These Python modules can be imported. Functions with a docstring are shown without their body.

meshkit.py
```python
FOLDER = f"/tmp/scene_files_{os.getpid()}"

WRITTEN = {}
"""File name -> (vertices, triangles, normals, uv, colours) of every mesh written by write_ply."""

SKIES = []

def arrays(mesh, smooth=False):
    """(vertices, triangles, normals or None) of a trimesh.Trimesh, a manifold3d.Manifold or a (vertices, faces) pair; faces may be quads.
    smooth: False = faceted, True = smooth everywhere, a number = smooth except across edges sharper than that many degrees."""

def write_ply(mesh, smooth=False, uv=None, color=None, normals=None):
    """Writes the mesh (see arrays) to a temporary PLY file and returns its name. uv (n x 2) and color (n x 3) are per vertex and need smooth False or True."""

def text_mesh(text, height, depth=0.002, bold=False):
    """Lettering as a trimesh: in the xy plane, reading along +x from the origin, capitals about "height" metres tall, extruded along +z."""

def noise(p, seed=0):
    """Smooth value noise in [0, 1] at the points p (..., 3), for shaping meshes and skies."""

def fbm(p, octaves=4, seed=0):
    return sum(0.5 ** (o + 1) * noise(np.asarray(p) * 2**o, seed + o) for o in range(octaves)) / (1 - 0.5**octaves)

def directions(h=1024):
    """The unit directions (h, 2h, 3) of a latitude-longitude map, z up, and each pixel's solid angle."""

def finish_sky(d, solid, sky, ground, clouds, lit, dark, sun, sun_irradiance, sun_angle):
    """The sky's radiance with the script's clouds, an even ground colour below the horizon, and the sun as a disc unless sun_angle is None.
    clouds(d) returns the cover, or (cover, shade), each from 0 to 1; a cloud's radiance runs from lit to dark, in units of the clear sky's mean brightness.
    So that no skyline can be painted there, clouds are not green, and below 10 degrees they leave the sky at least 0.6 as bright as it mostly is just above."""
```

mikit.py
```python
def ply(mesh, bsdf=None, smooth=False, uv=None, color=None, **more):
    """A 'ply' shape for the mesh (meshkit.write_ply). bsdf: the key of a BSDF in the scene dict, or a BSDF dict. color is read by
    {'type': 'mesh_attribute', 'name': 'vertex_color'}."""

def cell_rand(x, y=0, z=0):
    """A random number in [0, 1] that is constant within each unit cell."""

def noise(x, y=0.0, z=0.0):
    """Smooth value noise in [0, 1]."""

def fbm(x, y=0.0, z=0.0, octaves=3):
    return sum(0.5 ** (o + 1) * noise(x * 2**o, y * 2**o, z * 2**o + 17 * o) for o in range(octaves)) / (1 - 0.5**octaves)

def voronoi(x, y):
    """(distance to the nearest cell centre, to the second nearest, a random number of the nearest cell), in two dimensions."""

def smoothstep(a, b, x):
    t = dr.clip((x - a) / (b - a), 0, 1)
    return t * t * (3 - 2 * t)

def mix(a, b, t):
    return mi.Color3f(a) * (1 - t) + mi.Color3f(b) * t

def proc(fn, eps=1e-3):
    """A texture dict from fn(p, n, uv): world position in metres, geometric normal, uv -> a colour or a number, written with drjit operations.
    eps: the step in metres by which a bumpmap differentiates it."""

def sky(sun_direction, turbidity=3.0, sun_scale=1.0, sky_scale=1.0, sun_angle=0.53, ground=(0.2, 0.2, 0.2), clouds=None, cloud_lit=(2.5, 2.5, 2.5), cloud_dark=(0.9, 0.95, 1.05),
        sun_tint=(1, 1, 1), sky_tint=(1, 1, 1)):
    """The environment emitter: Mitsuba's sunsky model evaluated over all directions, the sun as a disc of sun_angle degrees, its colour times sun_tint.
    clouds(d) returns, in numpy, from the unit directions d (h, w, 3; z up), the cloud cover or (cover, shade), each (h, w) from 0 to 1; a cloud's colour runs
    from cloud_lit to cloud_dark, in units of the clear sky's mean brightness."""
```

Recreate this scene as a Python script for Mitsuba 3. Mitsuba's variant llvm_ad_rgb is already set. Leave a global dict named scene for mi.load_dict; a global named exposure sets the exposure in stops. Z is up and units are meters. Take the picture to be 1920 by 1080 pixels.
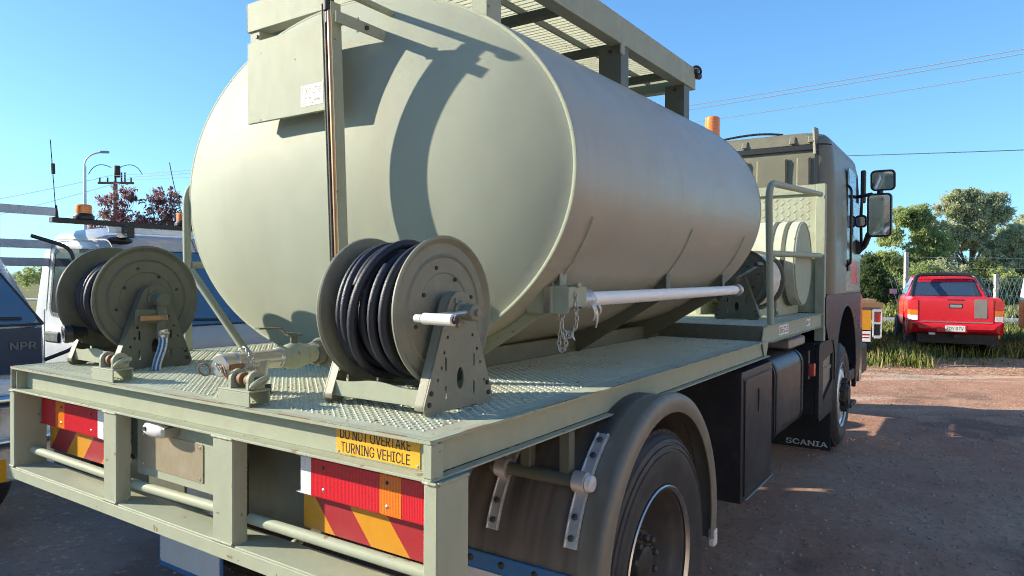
import math, numpy as np, trimesh, mitsuba as mi, drjit as dr, mikit, meshkit
from mikit import noise, fbm, smoothstep, mix, cell_rand, voronoi
from shapely.geometry import Polygon, Point, box as sbox, LineString
from shapely.ops import unary_union
from shapely import affinity

scene, labels = {'type': 'scene'}, {}
# ---------------------------------------------------------------- camera, sky, exposure
# metres; the truck points along +y, +x is its right side, z = 0 is the top of its tray, the yard lies at z = GZ
GZ = -1.30
EYE = (2.353, -1.3269, 0.4131)
RIGHT, DOWN, FWD = np.array([[.831907, .554883, .006049], [.013687, -.00962, -.99986], [-.554747, .831873, -.015598]])
cam_m = np.eye(4)
cam_m[:3, 0], cam_m[:3, 1], cam_m[:3, 2], cam_m[:3, 3] = -RIGHT, -DOWN, FWD, EYE
scene['camera'] = {'type': 'perspective', 'fov_axis': 'x', 'fov': 2 * math.degrees(math.atan(960 / 1297)), 'near_clip': .05, 'far_clip': 4000.,
                   'to_world': mi.ScalarTransform4f(cam_m.tolist())}
SUN = (-0.8187, -0.4353, 0.3746)
scene['sky_light'] = mikit.sky(SUN, turbidity=2.3, ground=(.2, .15, .12), sun_tint=(.83, 1.0, 1.34), sky_tint=(.54, .82, 1.06))
exposure = 3.1

# ---------------------------------------------------------------- helpers
rng = np.random.default_rng(7)
T = mi.ScalarTransform4f
cat = trimesh.util.concatenate
def tm(v, f): return trimesh.Trimesh(np.asarray(v, float), np.asarray(f), process=False)
def box(x0, x1, y0, y1, z0, z1, b=.003):
    x0, x1 = min(x0, x1), max(x0, x1); y0, y1 = min(y0, y1), max(y0, y1); z0, z1 = min(z0, z1), max(z0, z1)
    b = min(b, .3 * (x1 - x0), .3 * (y1 - y0), .3 * (z1 - z0))
    if b <= 0: return trimesh.creation.box(bounds=[[x0, y0, z0], [x1, y1, z1]])
    P = []
    for x, sx in ((x0, 1), (x1, -1)):
        for y, sy in ((y0, 1), (y1, -1)):
            for z, sz in ((z0, 1), (z1, -1)):
                P += [(x, y + b * sy, z + b * sz), (x + b * sx, y, z + b * sz), (x + b * sx, y + b * sy, z)]
    return hull(P)
def hull(P): return trimesh.convex.convex_hull(np.asarray(P, float))
def frame(d):
    d = np.asarray(d, float); d = d / np.linalg.norm(d)
    a = np.cross(d, [0, 0, 1.] if abs(d[2]) < .9 else [1., 0, 0]); a /= np.linalg.norm(a)
    return d, a, np.cross(d, a)
def lathe(prof, o, d, n=28, caps=True, sweep=(0, 2 * math.pi)):
    """prof: (radius, distance along d) pairs; a surface of revolution about the axis from o along d."""
    d, a, b = frame(d); prof = np.asarray(prof, float); m = len(prof)
    full = abs(sweep[1] - sweep[0] - 2 * math.pi) < 1e-6
    t = np.linspace(*sweep, n, endpoint=not full)
    v = (np.asarray(o, float) + prof[None, :, 1, None] * d + prof[None, :, 0, None] * (np.cos(t)[:, None, None] * a + np.sin(t)[:, None, None] * b)).reshape(-1, 3)
    f = []
    for i in range(n if full else n - 1):
        j = (i + 1) % n
        for k in range(m - 1):
            A, B, Cc, D = i * m + k, j * m + k, j * m + k + 1, i * m + k + 1
            f += [(A, B, Cc), (A, Cc, D)]
    mesh = trimesh.Trimesh(v, f, process=True, validate=True)
    return mesh
def cyl(p, q, r, n=20, r2=None, ch=0.0):
    p, q = np.asarray(p, float), np.asarray(q, float); L = np.linalg.norm(q - p); r2 = r if r2 is None else r2
    pr = [(0, 0), (r, 0), (r2, L), (0, L)] if not ch else [(0, 0), (r - ch, 0), (r, ch), (r2, L - ch), (r2 - ch, L), (0, L)]
    return lathe(pr, p, q - p, n)
def ring(o, d, r0, r1, w, n=32):
    return lathe([(r0, 0), (r1, 0), (r1, w), (r0, w), (r0, 0)], o, d, n)
def tube(P, r, n=10, closed=False):
    P = np.asarray(P, float); m = len(P); r = np.broadcast_to(r, (m,))
    t = np.roll(P, -1, 0) - np.roll(P, 1, 0) if closed else np.gradient(P, axis=0)
    t /= np.linalg.norm(t, axis=1, keepdims=True) + 1e-12
    a = np.zeros_like(P); a[0] = frame(t[0])[1]
    for i in range(1, m):
        x = a[i - 1] - t[i] * (a[i - 1] @ t[i]); a[i] = x / np.linalg.norm(x)
    b = np.cross(t, a); g = np.arange(n) * 2 * np.pi / n
    v = P[:, None] + r[:, None, None] * (np.cos(g)[None, :, None] * a[:, None] + np.sin(g)[None, :, None] * b[:, None])
    f = []
    for i in range(m if closed else m - 1):
        j = (i + 1) % m
        for k in range(n):
            l = (k + 1) % n
            f += [(i * n + k, i * n + l, j * n + l), (i * n + k, j * n + l, j * n + k)]
    v = v.reshape(-1, 3)
    if not closed:
        v = np.vstack([v, P[0], P[-1]]); c0, c1 = m * n, m * n + 1
        for k in range(n):
            l = (k + 1) % n
            f += [(c0, l, k), (c1, (m - 1) * n + k, (m - 1) * n + l)]
    return tm(v, f)
def bend(P, r=.06, n=6):
    """a polyline with its corners rounded"""
    P = [np.asarray(p, float) for p in P]; out = [P[0]]
    for a, b, c in zip(P, P[1:], P[2:]):
        u, w = (a - b), (c - b); rr = min(r, .45 * np.linalg.norm(u), .45 * np.linalg.norm(w))
        s, e = b + u / np.linalg.norm(u) * rr, b + w / np.linalg.norm(w) * rr
        for k in np.linspace(0, 1, n): out.append((1 - k) ** 2 * s + 2 * k * (1 - k) * b + k * k * e)
    return np.array(out + [P[-1]])
def spline(P, n=12):
    from scipy.interpolate import CubicSpline
    P = np.asarray(P, float); s = np.r_[0, np.cumsum(np.linalg.norm(np.diff(P, axis=0), axis=1))]
    return CubicSpline(s, P)(np.linspace(0, s[-1], n * (len(P) - 1) + 1))
def plate(poly, plane, at, th):
    """a shapely polygon as a sheet: plane 'yz' at x = at .. at + th, 'xz' at y, 'xy' at z"""
    ms = [trimesh.creation.extrude_polygon(g, abs(th), engine='earcut') for g in getattr(poly, 'geoms', [poly]) if g.area > 1e-9]
    m = cat(ms); v = m.vertices.copy(); h = v[:, 2] + (at if th > 0 else at + th)
    if plane == 'xy': m.vertices = np.c_[v[:, :2], h]
    elif plane == 'yz': m.vertices = np.c_[h, v[:, 0], v[:, 1]]
    else: m.vertices = np.c_[v[:, 0], h, v[:, 1]]; m.faces = m.faces[:, ::-1]
    return m
def rrect(x0, y0, x1, y1, r, q=4): return sbox(x0 + r, y0 + r, x1 - r, y1 - r).buffer(r, q)
def move(m, x=0, y=0, z=0, rz=0, s=1):
    m = m.copy(); m.apply_scale(s) if s != 1 else None
    if rz: m.apply_transform(trimesh.transformations.rotation_matrix(rz, [0, 0, 1]))
    m.apply_translation([x, y, z]); return m
def fresh(key):
    if key not in scene and key not in labels: return key
    i = 1
    while f'{key}_{i:03d}' in scene or f'{key}_{i:03d}' in labels: i += 1
    return f'{key}_{i:03d}'
def tag(key, label=None, cat_=None, group=None, kind=None):
    labels[key] = {k: v for k, v in (('label', label), ('category', cat_), ('group', group), ('kind', kind)) if v}
    return key
def add(name, mesh, mat, parent=None, label=None, smooth=30, cat_=None, group=None, kind=None):
    if parent and parent.count('__') >= 2: parent = '__'.join(parent.split('__')[:2])   # thing > part > sub-part, no deeper
    key = fresh((parent + '__' if parent else '') + name)
    scene[key] = mikit.ply(mesh, mat, smooth=smooth)
    if label or kind: tag(key, label, cat_, group, kind)
    return key
def thing(name, label, cat_=None, group=None, parent=None):
    """a holder without a shape of its own: the key that its parts' keys start with"""
    key = fresh((parent + '__' if parent else '') + name); return tag(key, label, cat_, group)
def text(s, h, plane, o, w=None, depth=.0006, bold=True):
    """lettering whose lower left corner is at o; plane: 'rear' (read from -y), 'side' (read from +x)"""
    m = meshkit.text_mesh(s, h, depth, bold); v = m.vertices - [m.bounds[0][0], 0, 0]
    if w: v[:, 0] *= w / np.ptp(v[:, 0])
    v = np.c_[v[:, 0], -v[:, 2], v[:, 1]] if plane == 'rear' else np.c_[v[:, 2], v[:, 0], v[:, 1]]
    return tm(v + np.asarray(o), m.faces)

# ---------------------------------------------------------------- materials
def mat(name, color, rough=.5, metal=0., spec=.5, coat=0., bump=None, both=True, **k):
    col = {'type': 'rgb', 'value': list(color)} if isinstance(color, (tuple, list)) else mikit.proc(color)
    b = {'type': 'principled', 'base_color': col, 'roughness': mikit.proc(rough) if callable(rough) else rough, 'metallic': metal, 'specular': spec, 'clearcoat': coat, 'clearcoat_gloss': .9, **k}
    if bump: b = {'type': 'bumpmap', 'arbitrary': mikit.proc(bump[0], bump[2] if len(bump) > 2 else 1e-3), 'scale': bump[1], 'bsdf': b}
    scene[name] = {'type': 'twosided', 'bsdf': b} if both else b
    return name
def worn(base, dust=(.30, .24, .17), amt=.35, f=6., chips=None, run=0.):
    base = tuple(base)
    def fn(p, n, uv):
        a = fbm(p.x * f, p.y * f, p.z * f, 4); c = fbm(p.x * f * 5 + 9, p.y * f * 5, p.z * f * 2, 3)
        k = dr.clip((a - .45) * 2.2, 0, 1) * amt + dr.clip(c - .55, 0, 1) * amt
        col = mix(base, dust, k) * (.92 + .16 * c)
        if run:   # rain streaks
            col = mix(col, dust, smoothstep(.55, .8, fbm(p.x * 34, p.y * 34, p.z * 1.1, 3)) * run)
        if chips:
            e = smoothstep(.79, .81, fbm(p.x * 31, p.y * 31 + 3, p.z * 31, 3))
            col = mix(col, chips, e * .8)
        return col
    return fn
mat('sage_paint', worn((.315, .342, .258), (.33, .29, .19), .2, 5., (.22, .13, .07), .22), .6, spec=.2)
mat('barrel_paint', worn((.325, .315, .258), (.30, .22, .16), .35, 1.6, None, .18), lambda p, n, uv: .33 + .16 * fbm(p.x * 4, p.y * 4, p.z * 4, 3), spec=.5,  # browner copy of the tank paint: dust, and ground bounce in the base colour
    bump=(lambda p, n, uv: fbm(p.x * 2.1, p.y * 1.3, p.z * 2.1, 3), .006, .01))
mat('rusty_edge', lambda p, n, uv: mix((.33, .36, .28), (.26, .12, .06), smoothstep(.42, .6, fbm(p.x * 12, p.y * 12, 0., 4))), .7)
mat('tank_paint', worn((.302, .325, .256), (.32, .29, .21), .18, 1.6, None, .22), lambda p, n, uv: .52 + .14 * fbm(p.x * 4, p.y * 4, p.z * 4, 3), spec=.22,
    bump=(lambda p, n, uv: fbm(p.x * 2.1, p.y * 1.3, p.z * 2.1, 3), .006, .01))
mat('deck_floor', worn((.37, .395, .30), (.24, .19, .13), .45, 9., (.2, .11, .06)), .7, spec=.2)  # darker than the lugs: dirt between them and their shadows in the colour
mat('fender_plastic', worn((.02, .022, .028), (.07, .06, .06), .1, 4.), .42, spec=.3)
mat('pvc_white', worn((.80, .79, .77), (.5, .45, .4), .12, 6.), .4)
scene['dark_glass'] = {'type': 'twosided', 'bsdf': {'type': 'principled', 'base_color': {'type': 'rgb', 'value': [.012, .018, .03]}, 'roughness': .12, 'specular': .2}}
mat('panel_blue', (.035, .055, .10), .28, coat=.4)
scene['blue_glass'] = {'type': 'twosided', 'bsdf': {'type': 'principled', 'base_color': {'type': 'rgb', 'value': [.05, .12, .22]}, 'roughness': .06, 'specular': .8, 'clearcoat': 1.}}  # sky reflection painted into the base colour
mat('deck_paint', worn((.50, .53, .42), (.32, .25, .17), .4, 7., (.2, .11, .06)), .66, spec=.2)
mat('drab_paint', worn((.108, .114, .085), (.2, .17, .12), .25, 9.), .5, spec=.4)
mat('reel_paint', worn((.185, .185, .138), (.27, .24, .17), .3, 9.), .5, spec=.4)
mat('cab_paint', worn((.15, .142, .10), (.22, .19, .14), .25, 3.), .42, spec=.5, coat=.15)
mat('cab_gloss', worn((.13, .125, .09), (.2, .17, .12), .15, 3.), .16, spec=.6, coat=.8)
mat('black_plastic', worn((.022, .023, .026), (.1, .085, .075), .12, 7.), .48, spec=.25)
mat('black_box', worn((.026, .025, .028), (.13, .1, .085), .2, 4.), .38, spec=.45)
mat('guard_plastic', lambda p, n, uv: mix((.055, .05, .045), (.24, .195, .155), dr.clip(.25 + 1.1 * (fbm(p.x * 26, p.y * 2, p.z * 1.6, 3) - .38) + .5 * (fbm(p.x * 3, p.y * 3, p.z * 3, 2) - .5), 0, 1)), .6, spec=.35)
mat('guard_lip', worn((.17, .155, .12), (.26, .21, .16), .4, 5.), .45, spec=.45)
mat('rubber', worn((.038, .038, .04), (.15, .12, .1), .22, 8.), .55, spec=.35)
mat('tread_rubber', worn((.04, .038, .037), (.15, .115, .09), .35, 8.), .75, spec=.25)
mat('hose_rubber', worn((.022, .024, .036), (.07, .06, .055), .25, 14.), .48, spec=.4, bump=(lambda p, n, uv: noise(p.x * 420, p.y * 420, p.z * 420), .0006, .0006))
mat('steel', worn((.55, .53, .5), (.35, .28, .2), .35, 14.), .34, metal=.9)
mat('cast_alloy', worn((.78, .77, .75), (.4, .35, .3), .3, 25.), .45, metal=.75)
mat('rim_dark', worn((.085, .08, .075), (.2, .16, .12), .4, 9.), .5, metal=.2)
mat('rim_steel', worn((.30, .29, .27), (.2, .16, .12), .5, 9.), .42, metal=.5)
mat('bright_steel', worn((.72, .7, .68), (.4, .3, .2), .15, 30.), .22, metal=1.)
mat('dark_iron', worn((.03, .028, .027), (.12, .08, .05), .3, 14.), .55, spec=.4)
mat('hub_iron', worn((.065, .062, .06), (.16, .12, .09), .35, 18.), .5, metal=.3)
mat('rust_iron', worn((.2, .11, .06), (.3, .17, .09), .5, 30.), .7, metal=.2)
mat('copper', lambda p, n, uv: mix((.55, .31, .17), (.30, .18, .11), fbm(p.x * 30, p.y * 30, p.z * 6, 3)), .34, metal=.75)
mat('cream_wall', worn((.54, .46, .36), (.4, .3, .2), .2, .6), .8)  # for a wall out of view that bounces warm light onto the truck
mat('white_plastic', worn((.64, .63, .61), (.55, .48, .4), .18, 8.), .38)
mat('white_paint', worn((.41, .435, .47), (.36, .36, .36), .12, 2.), .25, spec=.5, coat=.6)
mat('white_hose', worn((.66, .62, .58), (.45, .38, .33), .3, 12.), .55)
mat('tape_foil', lambda p, n, uv: mix((.7, .68, .66), (.32, .3, .3), fbm(p.x * 70, p.y * 70, p.z * 70, 2)), .4, metal=.3)
mat('yellow_sign', worn((.75, .36, .015), (.6, .33, .06), .3, 16., (.6, .56, .5)), .4, coat=.3)
mat('yellow_reflective', worn((.52, .225, .01), (.4, .2, .04), .25, 9.), .35, coat=.5)
mat('red_reflective', worn((.30, .016, .024), (.25, .06, .05), .2, 9.), .35, coat=.5)
mat('ink_black', (.025, .022, .022), .5)
mat('faded_print', (.17, .17, .18), .6)
mat('red_lens', lambda p, n, uv: mix((.62, .012, .025), (.42, .008, .018), smoothstep(.3, .7, dr.abs(p.x * 170 - dr.floor(p.x * 170) - .5) * 2)), .16, spec=.6, coat=1., bump=(lambda p, n, uv: dr.abs(p.x * 170 - dr.floor(p.x * 170) - .5), .0016, 5e-4))
mat('amber_lens', lambda p, n, uv: mix((.8, .2, .01), (.6, .12, .008), smoothstep(.3, .7, dr.abs(p.x * 170 - dr.floor(p.x * 170) - .5) * 2)), .16, spec=.6, coat=1., bump=(lambda p, n, uv: dr.abs(p.x * 170 - dr.floor(p.x * 170) - .5), .0016, 5e-4))
mat('clear_lens', lambda p, n, uv: mix((.78, .79, .8), (.55, .56, .58), smoothstep(.3, .7, dr.abs(p.x * 170 - dr.floor(p.x * 170) - .5) * 2)), .12, spec=.7, coat=1.)
mat('beacon_amber', lambda p, n, uv: mix((.95, .25, .008), (.75, .13, .004), smoothstep(.35, .65, dr.abs(p.z * 60 - dr.floor(p.z * 60) - .5) * 2)), .12, spec=.6, coat=1.)
mat('tan_plate', worn((.36, .30, .205), (.5, .45, .36), .35, 18.), .35, metal=.35)
mat('blue_rubber', worn((.03, .14, .33), (.12, .15, .2), .3, 9.), .55)
mat('flap_white', worn((.62, .6, .58), (.45, .35, .28), .35, 5.), .5)
mat('red_gloss', worn((.56, .006, .018), (.4, .05, .04), .06, 2.), .14, spec=.6, coat=1.)
mat('orange_gloss', (.75, .11, .015), .2, coat=.8)
mat('chrome', (.85, .85, .86), .12, metal=1.)
mat('mirror_glass', (.85, .87, .88), .03, metal=1.)
mat('dark_trim', (.018, .018, .02), .4)
mat('seat_cloth', (.05, .05, .06), .8)
scene['glass_pane'] = {'type': 'thindielectric', 'int_ior': 1.5}
scene['tinted_glass'] = {'type': 'twosided', 'bsdf': {'type': 'principled', 'base_color': {'type': 'rgb', 'value': [.022, .045, .085]}, 'roughness': .05, 'specular': .8, 'clearcoat': 1.}}  # blue of the base colour stands in for reflected sky
# ================================================================ the tanker truck
TT = thing('tanker_truck', 'big sage green water tanker truck with oval tank and hose reels in the middle', 'truck')
S, D, DR = 'sage_paint', 'deck_paint', 'drab_paint'
def part(name, mesh, m, label=None, smooth=30, parent=TT, kind=None): return add(name, mesh, m, parent, label, smooth, kind=kind)
def lugs(x0, x1, y0, y1, sx, sy, L, w, h, keep=None):
    """raised dashes of tread plate, alternately turned, in the xy plane"""
    nx, ny = int((x1 - x0) / sx), int((y1 - y0) / sy)
    I, J = np.meshgrid(np.arange(nx), np.arange(ny), indexing='ij'); I, J = I.ravel(), J.ravel()
    c = np.stack([x0 + (I + .5) * sx, y0 + (J + .5) * sy], 1)
    if keep is not None: k = keep(c); c, I, J = c[k], I[k], J[k]
    a = np.where((I + J) % 2 == 0, .62, -.62)
    base = np.array([(-1, 0, 0), (0, -1, 0), (1, 0, 0), (0, 1, 0), (-.62, 0, 1), (0, -.5, 1), (.62, 0, 1), (0, .5, 1)], float) * [L / 2, w / 2, h]
    f = np.array([(0, 1, 5), (0, 5, 4), (1, 2, 6), (1, 6, 5), (2, 3, 7), (2, 7, 6), (3, 0, 4), (3, 4, 7), (4, 5, 6), (4, 6, 7)])
    ca, sa = np.cos(a)[:, None], np.sin(a)[:, None]
    v = np.stack([c[:, :1] + base[:, 0] * ca - base[:, 1] * sa, c[:, 1:] + base[:, 0] * sa + base[:, 1] * ca, np.broadcast_to(base[:, 2], (len(c), 8))], -1)
    return tm(v.reshape(-1, 3), (f[None] + 8 * np.arange(len(c))[:, None, None]).reshape(-1, 3))

# ---- tray
tray = part('tray_floor', box(-1.228, 1.228, .002, 3.40, -.007, 0, .001), 'deck_floor')
tl = lugs(-1.16, 1.16, .07, 3.33, .0245, .0195, .0175, .006, .0034)
add('tread_lugs', tl, D, tray, smooth=False, kind='stuff')
for s in (1, -1):
    k = part('side_rail', cat([box(s * 1.194, s * 1.2, .012, 3.44, -.098, -.007, .001), box(s * 1.2, s * 1.23, .002, 3.47, -.106, -.1, .001), box(s * 1.195, s * 1.231, .004, 3.40, -.0065, .0015, .001)]), S)
part('rear_rail', cat([box(-1.192, 1.2, .048, .054, -.0985, -.0075, .001), box(-1.23, 1.228, -.002, .05, -.107, -.0985, .0015), box(-1.229, 1.2275, -.001, .03, -.0115, .0012, .002)]), S)
part('end_plate', box(-1.2295, -1.222, .001, .048, -.098, -.012, .001), S)
part('end_plate', box(1.2, 1.2288, .001, .048, -.098, -.0115, .002), S)
part('worn_edge', cat([box(1.224, 1.2312, .0, 3.36, .0016, .0024, 0), box(-1.225, 1.224, -.0025, .003, .0013, .0021, 0)]), 'rusty_edge', 'rust worn edge of the tray', smooth=False)
# front platform step
fp = part('platform_floor', box(-1.226, 1.226, 3.372, 5.44, .093, .1, .001), 'deck_floor')
add('tread_lugs', move(lugs(-1.2, 1.2, 3.39, 5.4, .03, .026, .022, .007, .002), z=.1), D, fp, smooth=False, kind='stuff')
part('platform_step', box(-1.2, 1.2, 3.362, 3.37, .0005, .0995, .001), DR)
ll = lugs(-1.15, 1.15, .006, .096, .045, .03, .036, .009, .003); v = ll.vertices
add('tread_lugs', tm(np.c_[v[:, 0], 3.362 - v[:, 2], v[:, 1]], ll.faces), DR, TT + '__platform_step', smooth=False, kind='stuff')
for s in (1, -1):
    pts = Polygon([(3.372, .0995), (5.44, .0995), (5.44, -.012), (3.50, -.012), (3.44, -.104), (3.405, -.104), (3.33, -.003)])
    part('platform_rail', cat([plate(pts, 'yz', s * 1.206, s * .006), box(s * 1.206, s * 1.234, 3.372, 5.43, .0995, .104, .001), box(s * 1.212, s * 1.232, 3.50, 5.43, -.016, -.011, .001)]), S)
for y0, y1, z0, z1 in ((3.80, 4.09, .012, .082), (4.765, 4.91, .022, .082)):
    k = part('sticker', box(1.2125, 1.2135, y0, y1, z0, z1, 0), 'white_plastic', 'white printed sticker on the platform rail' if y1 < 4.5 else 'small white sticker near the headboard', smooth=False)
    for i, zz in enumerate(np.linspace(z0 + .012, z1 - .026, 3 if y1 < 4.5 else 4)):
        add('print_line', cat([box(1.2136, 1.2139, a, a + .014, zz, zz + .011, 0) for a in np.arange(y0 + .012, y1 - .02, .019) if rng.random() > .2]), 'faded_print', k, smooth=False)

# ---- rear bumper frame
bf = thing('bumper_frame', 'open sage green rear bumper frame of square posts and tubes', parent=TT)
for x0, x1, d in ((1.201, 1.248, .131), (-1.24, -1.192, .131), (-.405, -.308, .055), (.299, .409, .055)):
    add('post', box(x0, x1, 0, d, -.4445, -.1075, .004), S, bf)
def bead(P, r=.0045, seed=1):   # a run of weld, a little uneven
    P = spline(P, max(6, int(np.linalg.norm(np.diff(np.asarray(P, float), axis=0), axis=1).sum() / .006 / (len(P) - 1))))
    q = meshkit.noise(P * 190, seed); return tube(P, r * (.65 + .8 * q), 6)
for x0, x1, d in ((1.201, 1.248, .131), (-1.24, -1.192, .131), (-.405, -.308, .055), (.299, .409, .055)):
    for z in (-.4443, -.1077):
        add('weld_bead', bead([(x0, -.0008, z), ((x0 + x1) / 2, -.001, z), (x1, -.0008, z)], seed=int(x1 * 50) % 17), S, bf, smooth=True)
        add('weld_bead', bead([(x1 + .0005, .004, z), (x1 + .0005, d / 2, z), (x1 + .0005, d - .004, z)], seed=int(x0 * 70) % 13), S, bf, smooth=True)
add('lower_beam', cat([box(-1.24, 1.248, 0, .131, -.453, -.445, .002), box(-1.24, 1.248, -.0005, .007, -.50, -.453, .002), box(-1.24, 1.248, .12, .127, -.5, -.4535, .002)]), S, bf)
for x0, x1, z0, z1 in ((-1.17, -.40, -.376, -.384), (-.312, .302, -.386, -.374), (.405, 1.205, -.376, -.372)):
    add('round_bar', lathe([(0, -.006), (.01, -.004), (.0175, .004), (.0175, x1 - x0 - .004), (0, x1 - x0)], (x0, .065, z0), (x1 - x0, 0, z1 - z0), 20), S, bf)
add('round_bar', cyl((-1.02, .42, -.62), (-.4, .42, -.62), .02), S, bf)
add('round_bar', cyl((.1, .55, -.62), (.28, .3, -.62), .02), S, bf)
for s in (1, -1): add('bracing_plate', box(s * .2, s * .60, .205, .215, -.47, -.108), DR, bf)
add('cross_panel', box(-.36, .36, .30, .308, -.30, -.108), DR, bf)
# number plate panel
npn = part('plate_panel', box(-.307, .298, .078, .086, -.345, -.1075, .002), S)
pl = add('blank_plate', plate(rrect(-.279, -.313, .128, -.178, .006), 'xz', .0745, .003), 'tan_plate', npn, 'blank tan metal plate held by four screws')
for x, z in ((-.262, -.19), (.111, -.19), (-.262, -.302), (.111, -.302)):
    add('screw', lathe([(0, -.003), (.005, -.002), (.0065, 0)], (x, .0745, z), (0, 1, 0), 12), 'steel', npn)
rc = part('reversing_camera', lathe([(0, 0), (.014, .004), (.024, .02), (.028, .05), (.027, .1), (.02, .125), (.012, .132)], (-.158, .03, -.142), (1, .03, -.03), 24), 'white_plastic', 'small white reversing camera above the blank plate')
add('lens', cyl((-.118, .004, -.139), (-.118, .0005, -.139), .008), 'ink_black', rc)
add('mount', box(-.06, -.02, .02, .078, -.165, -.13), 'steel', rc)
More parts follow.
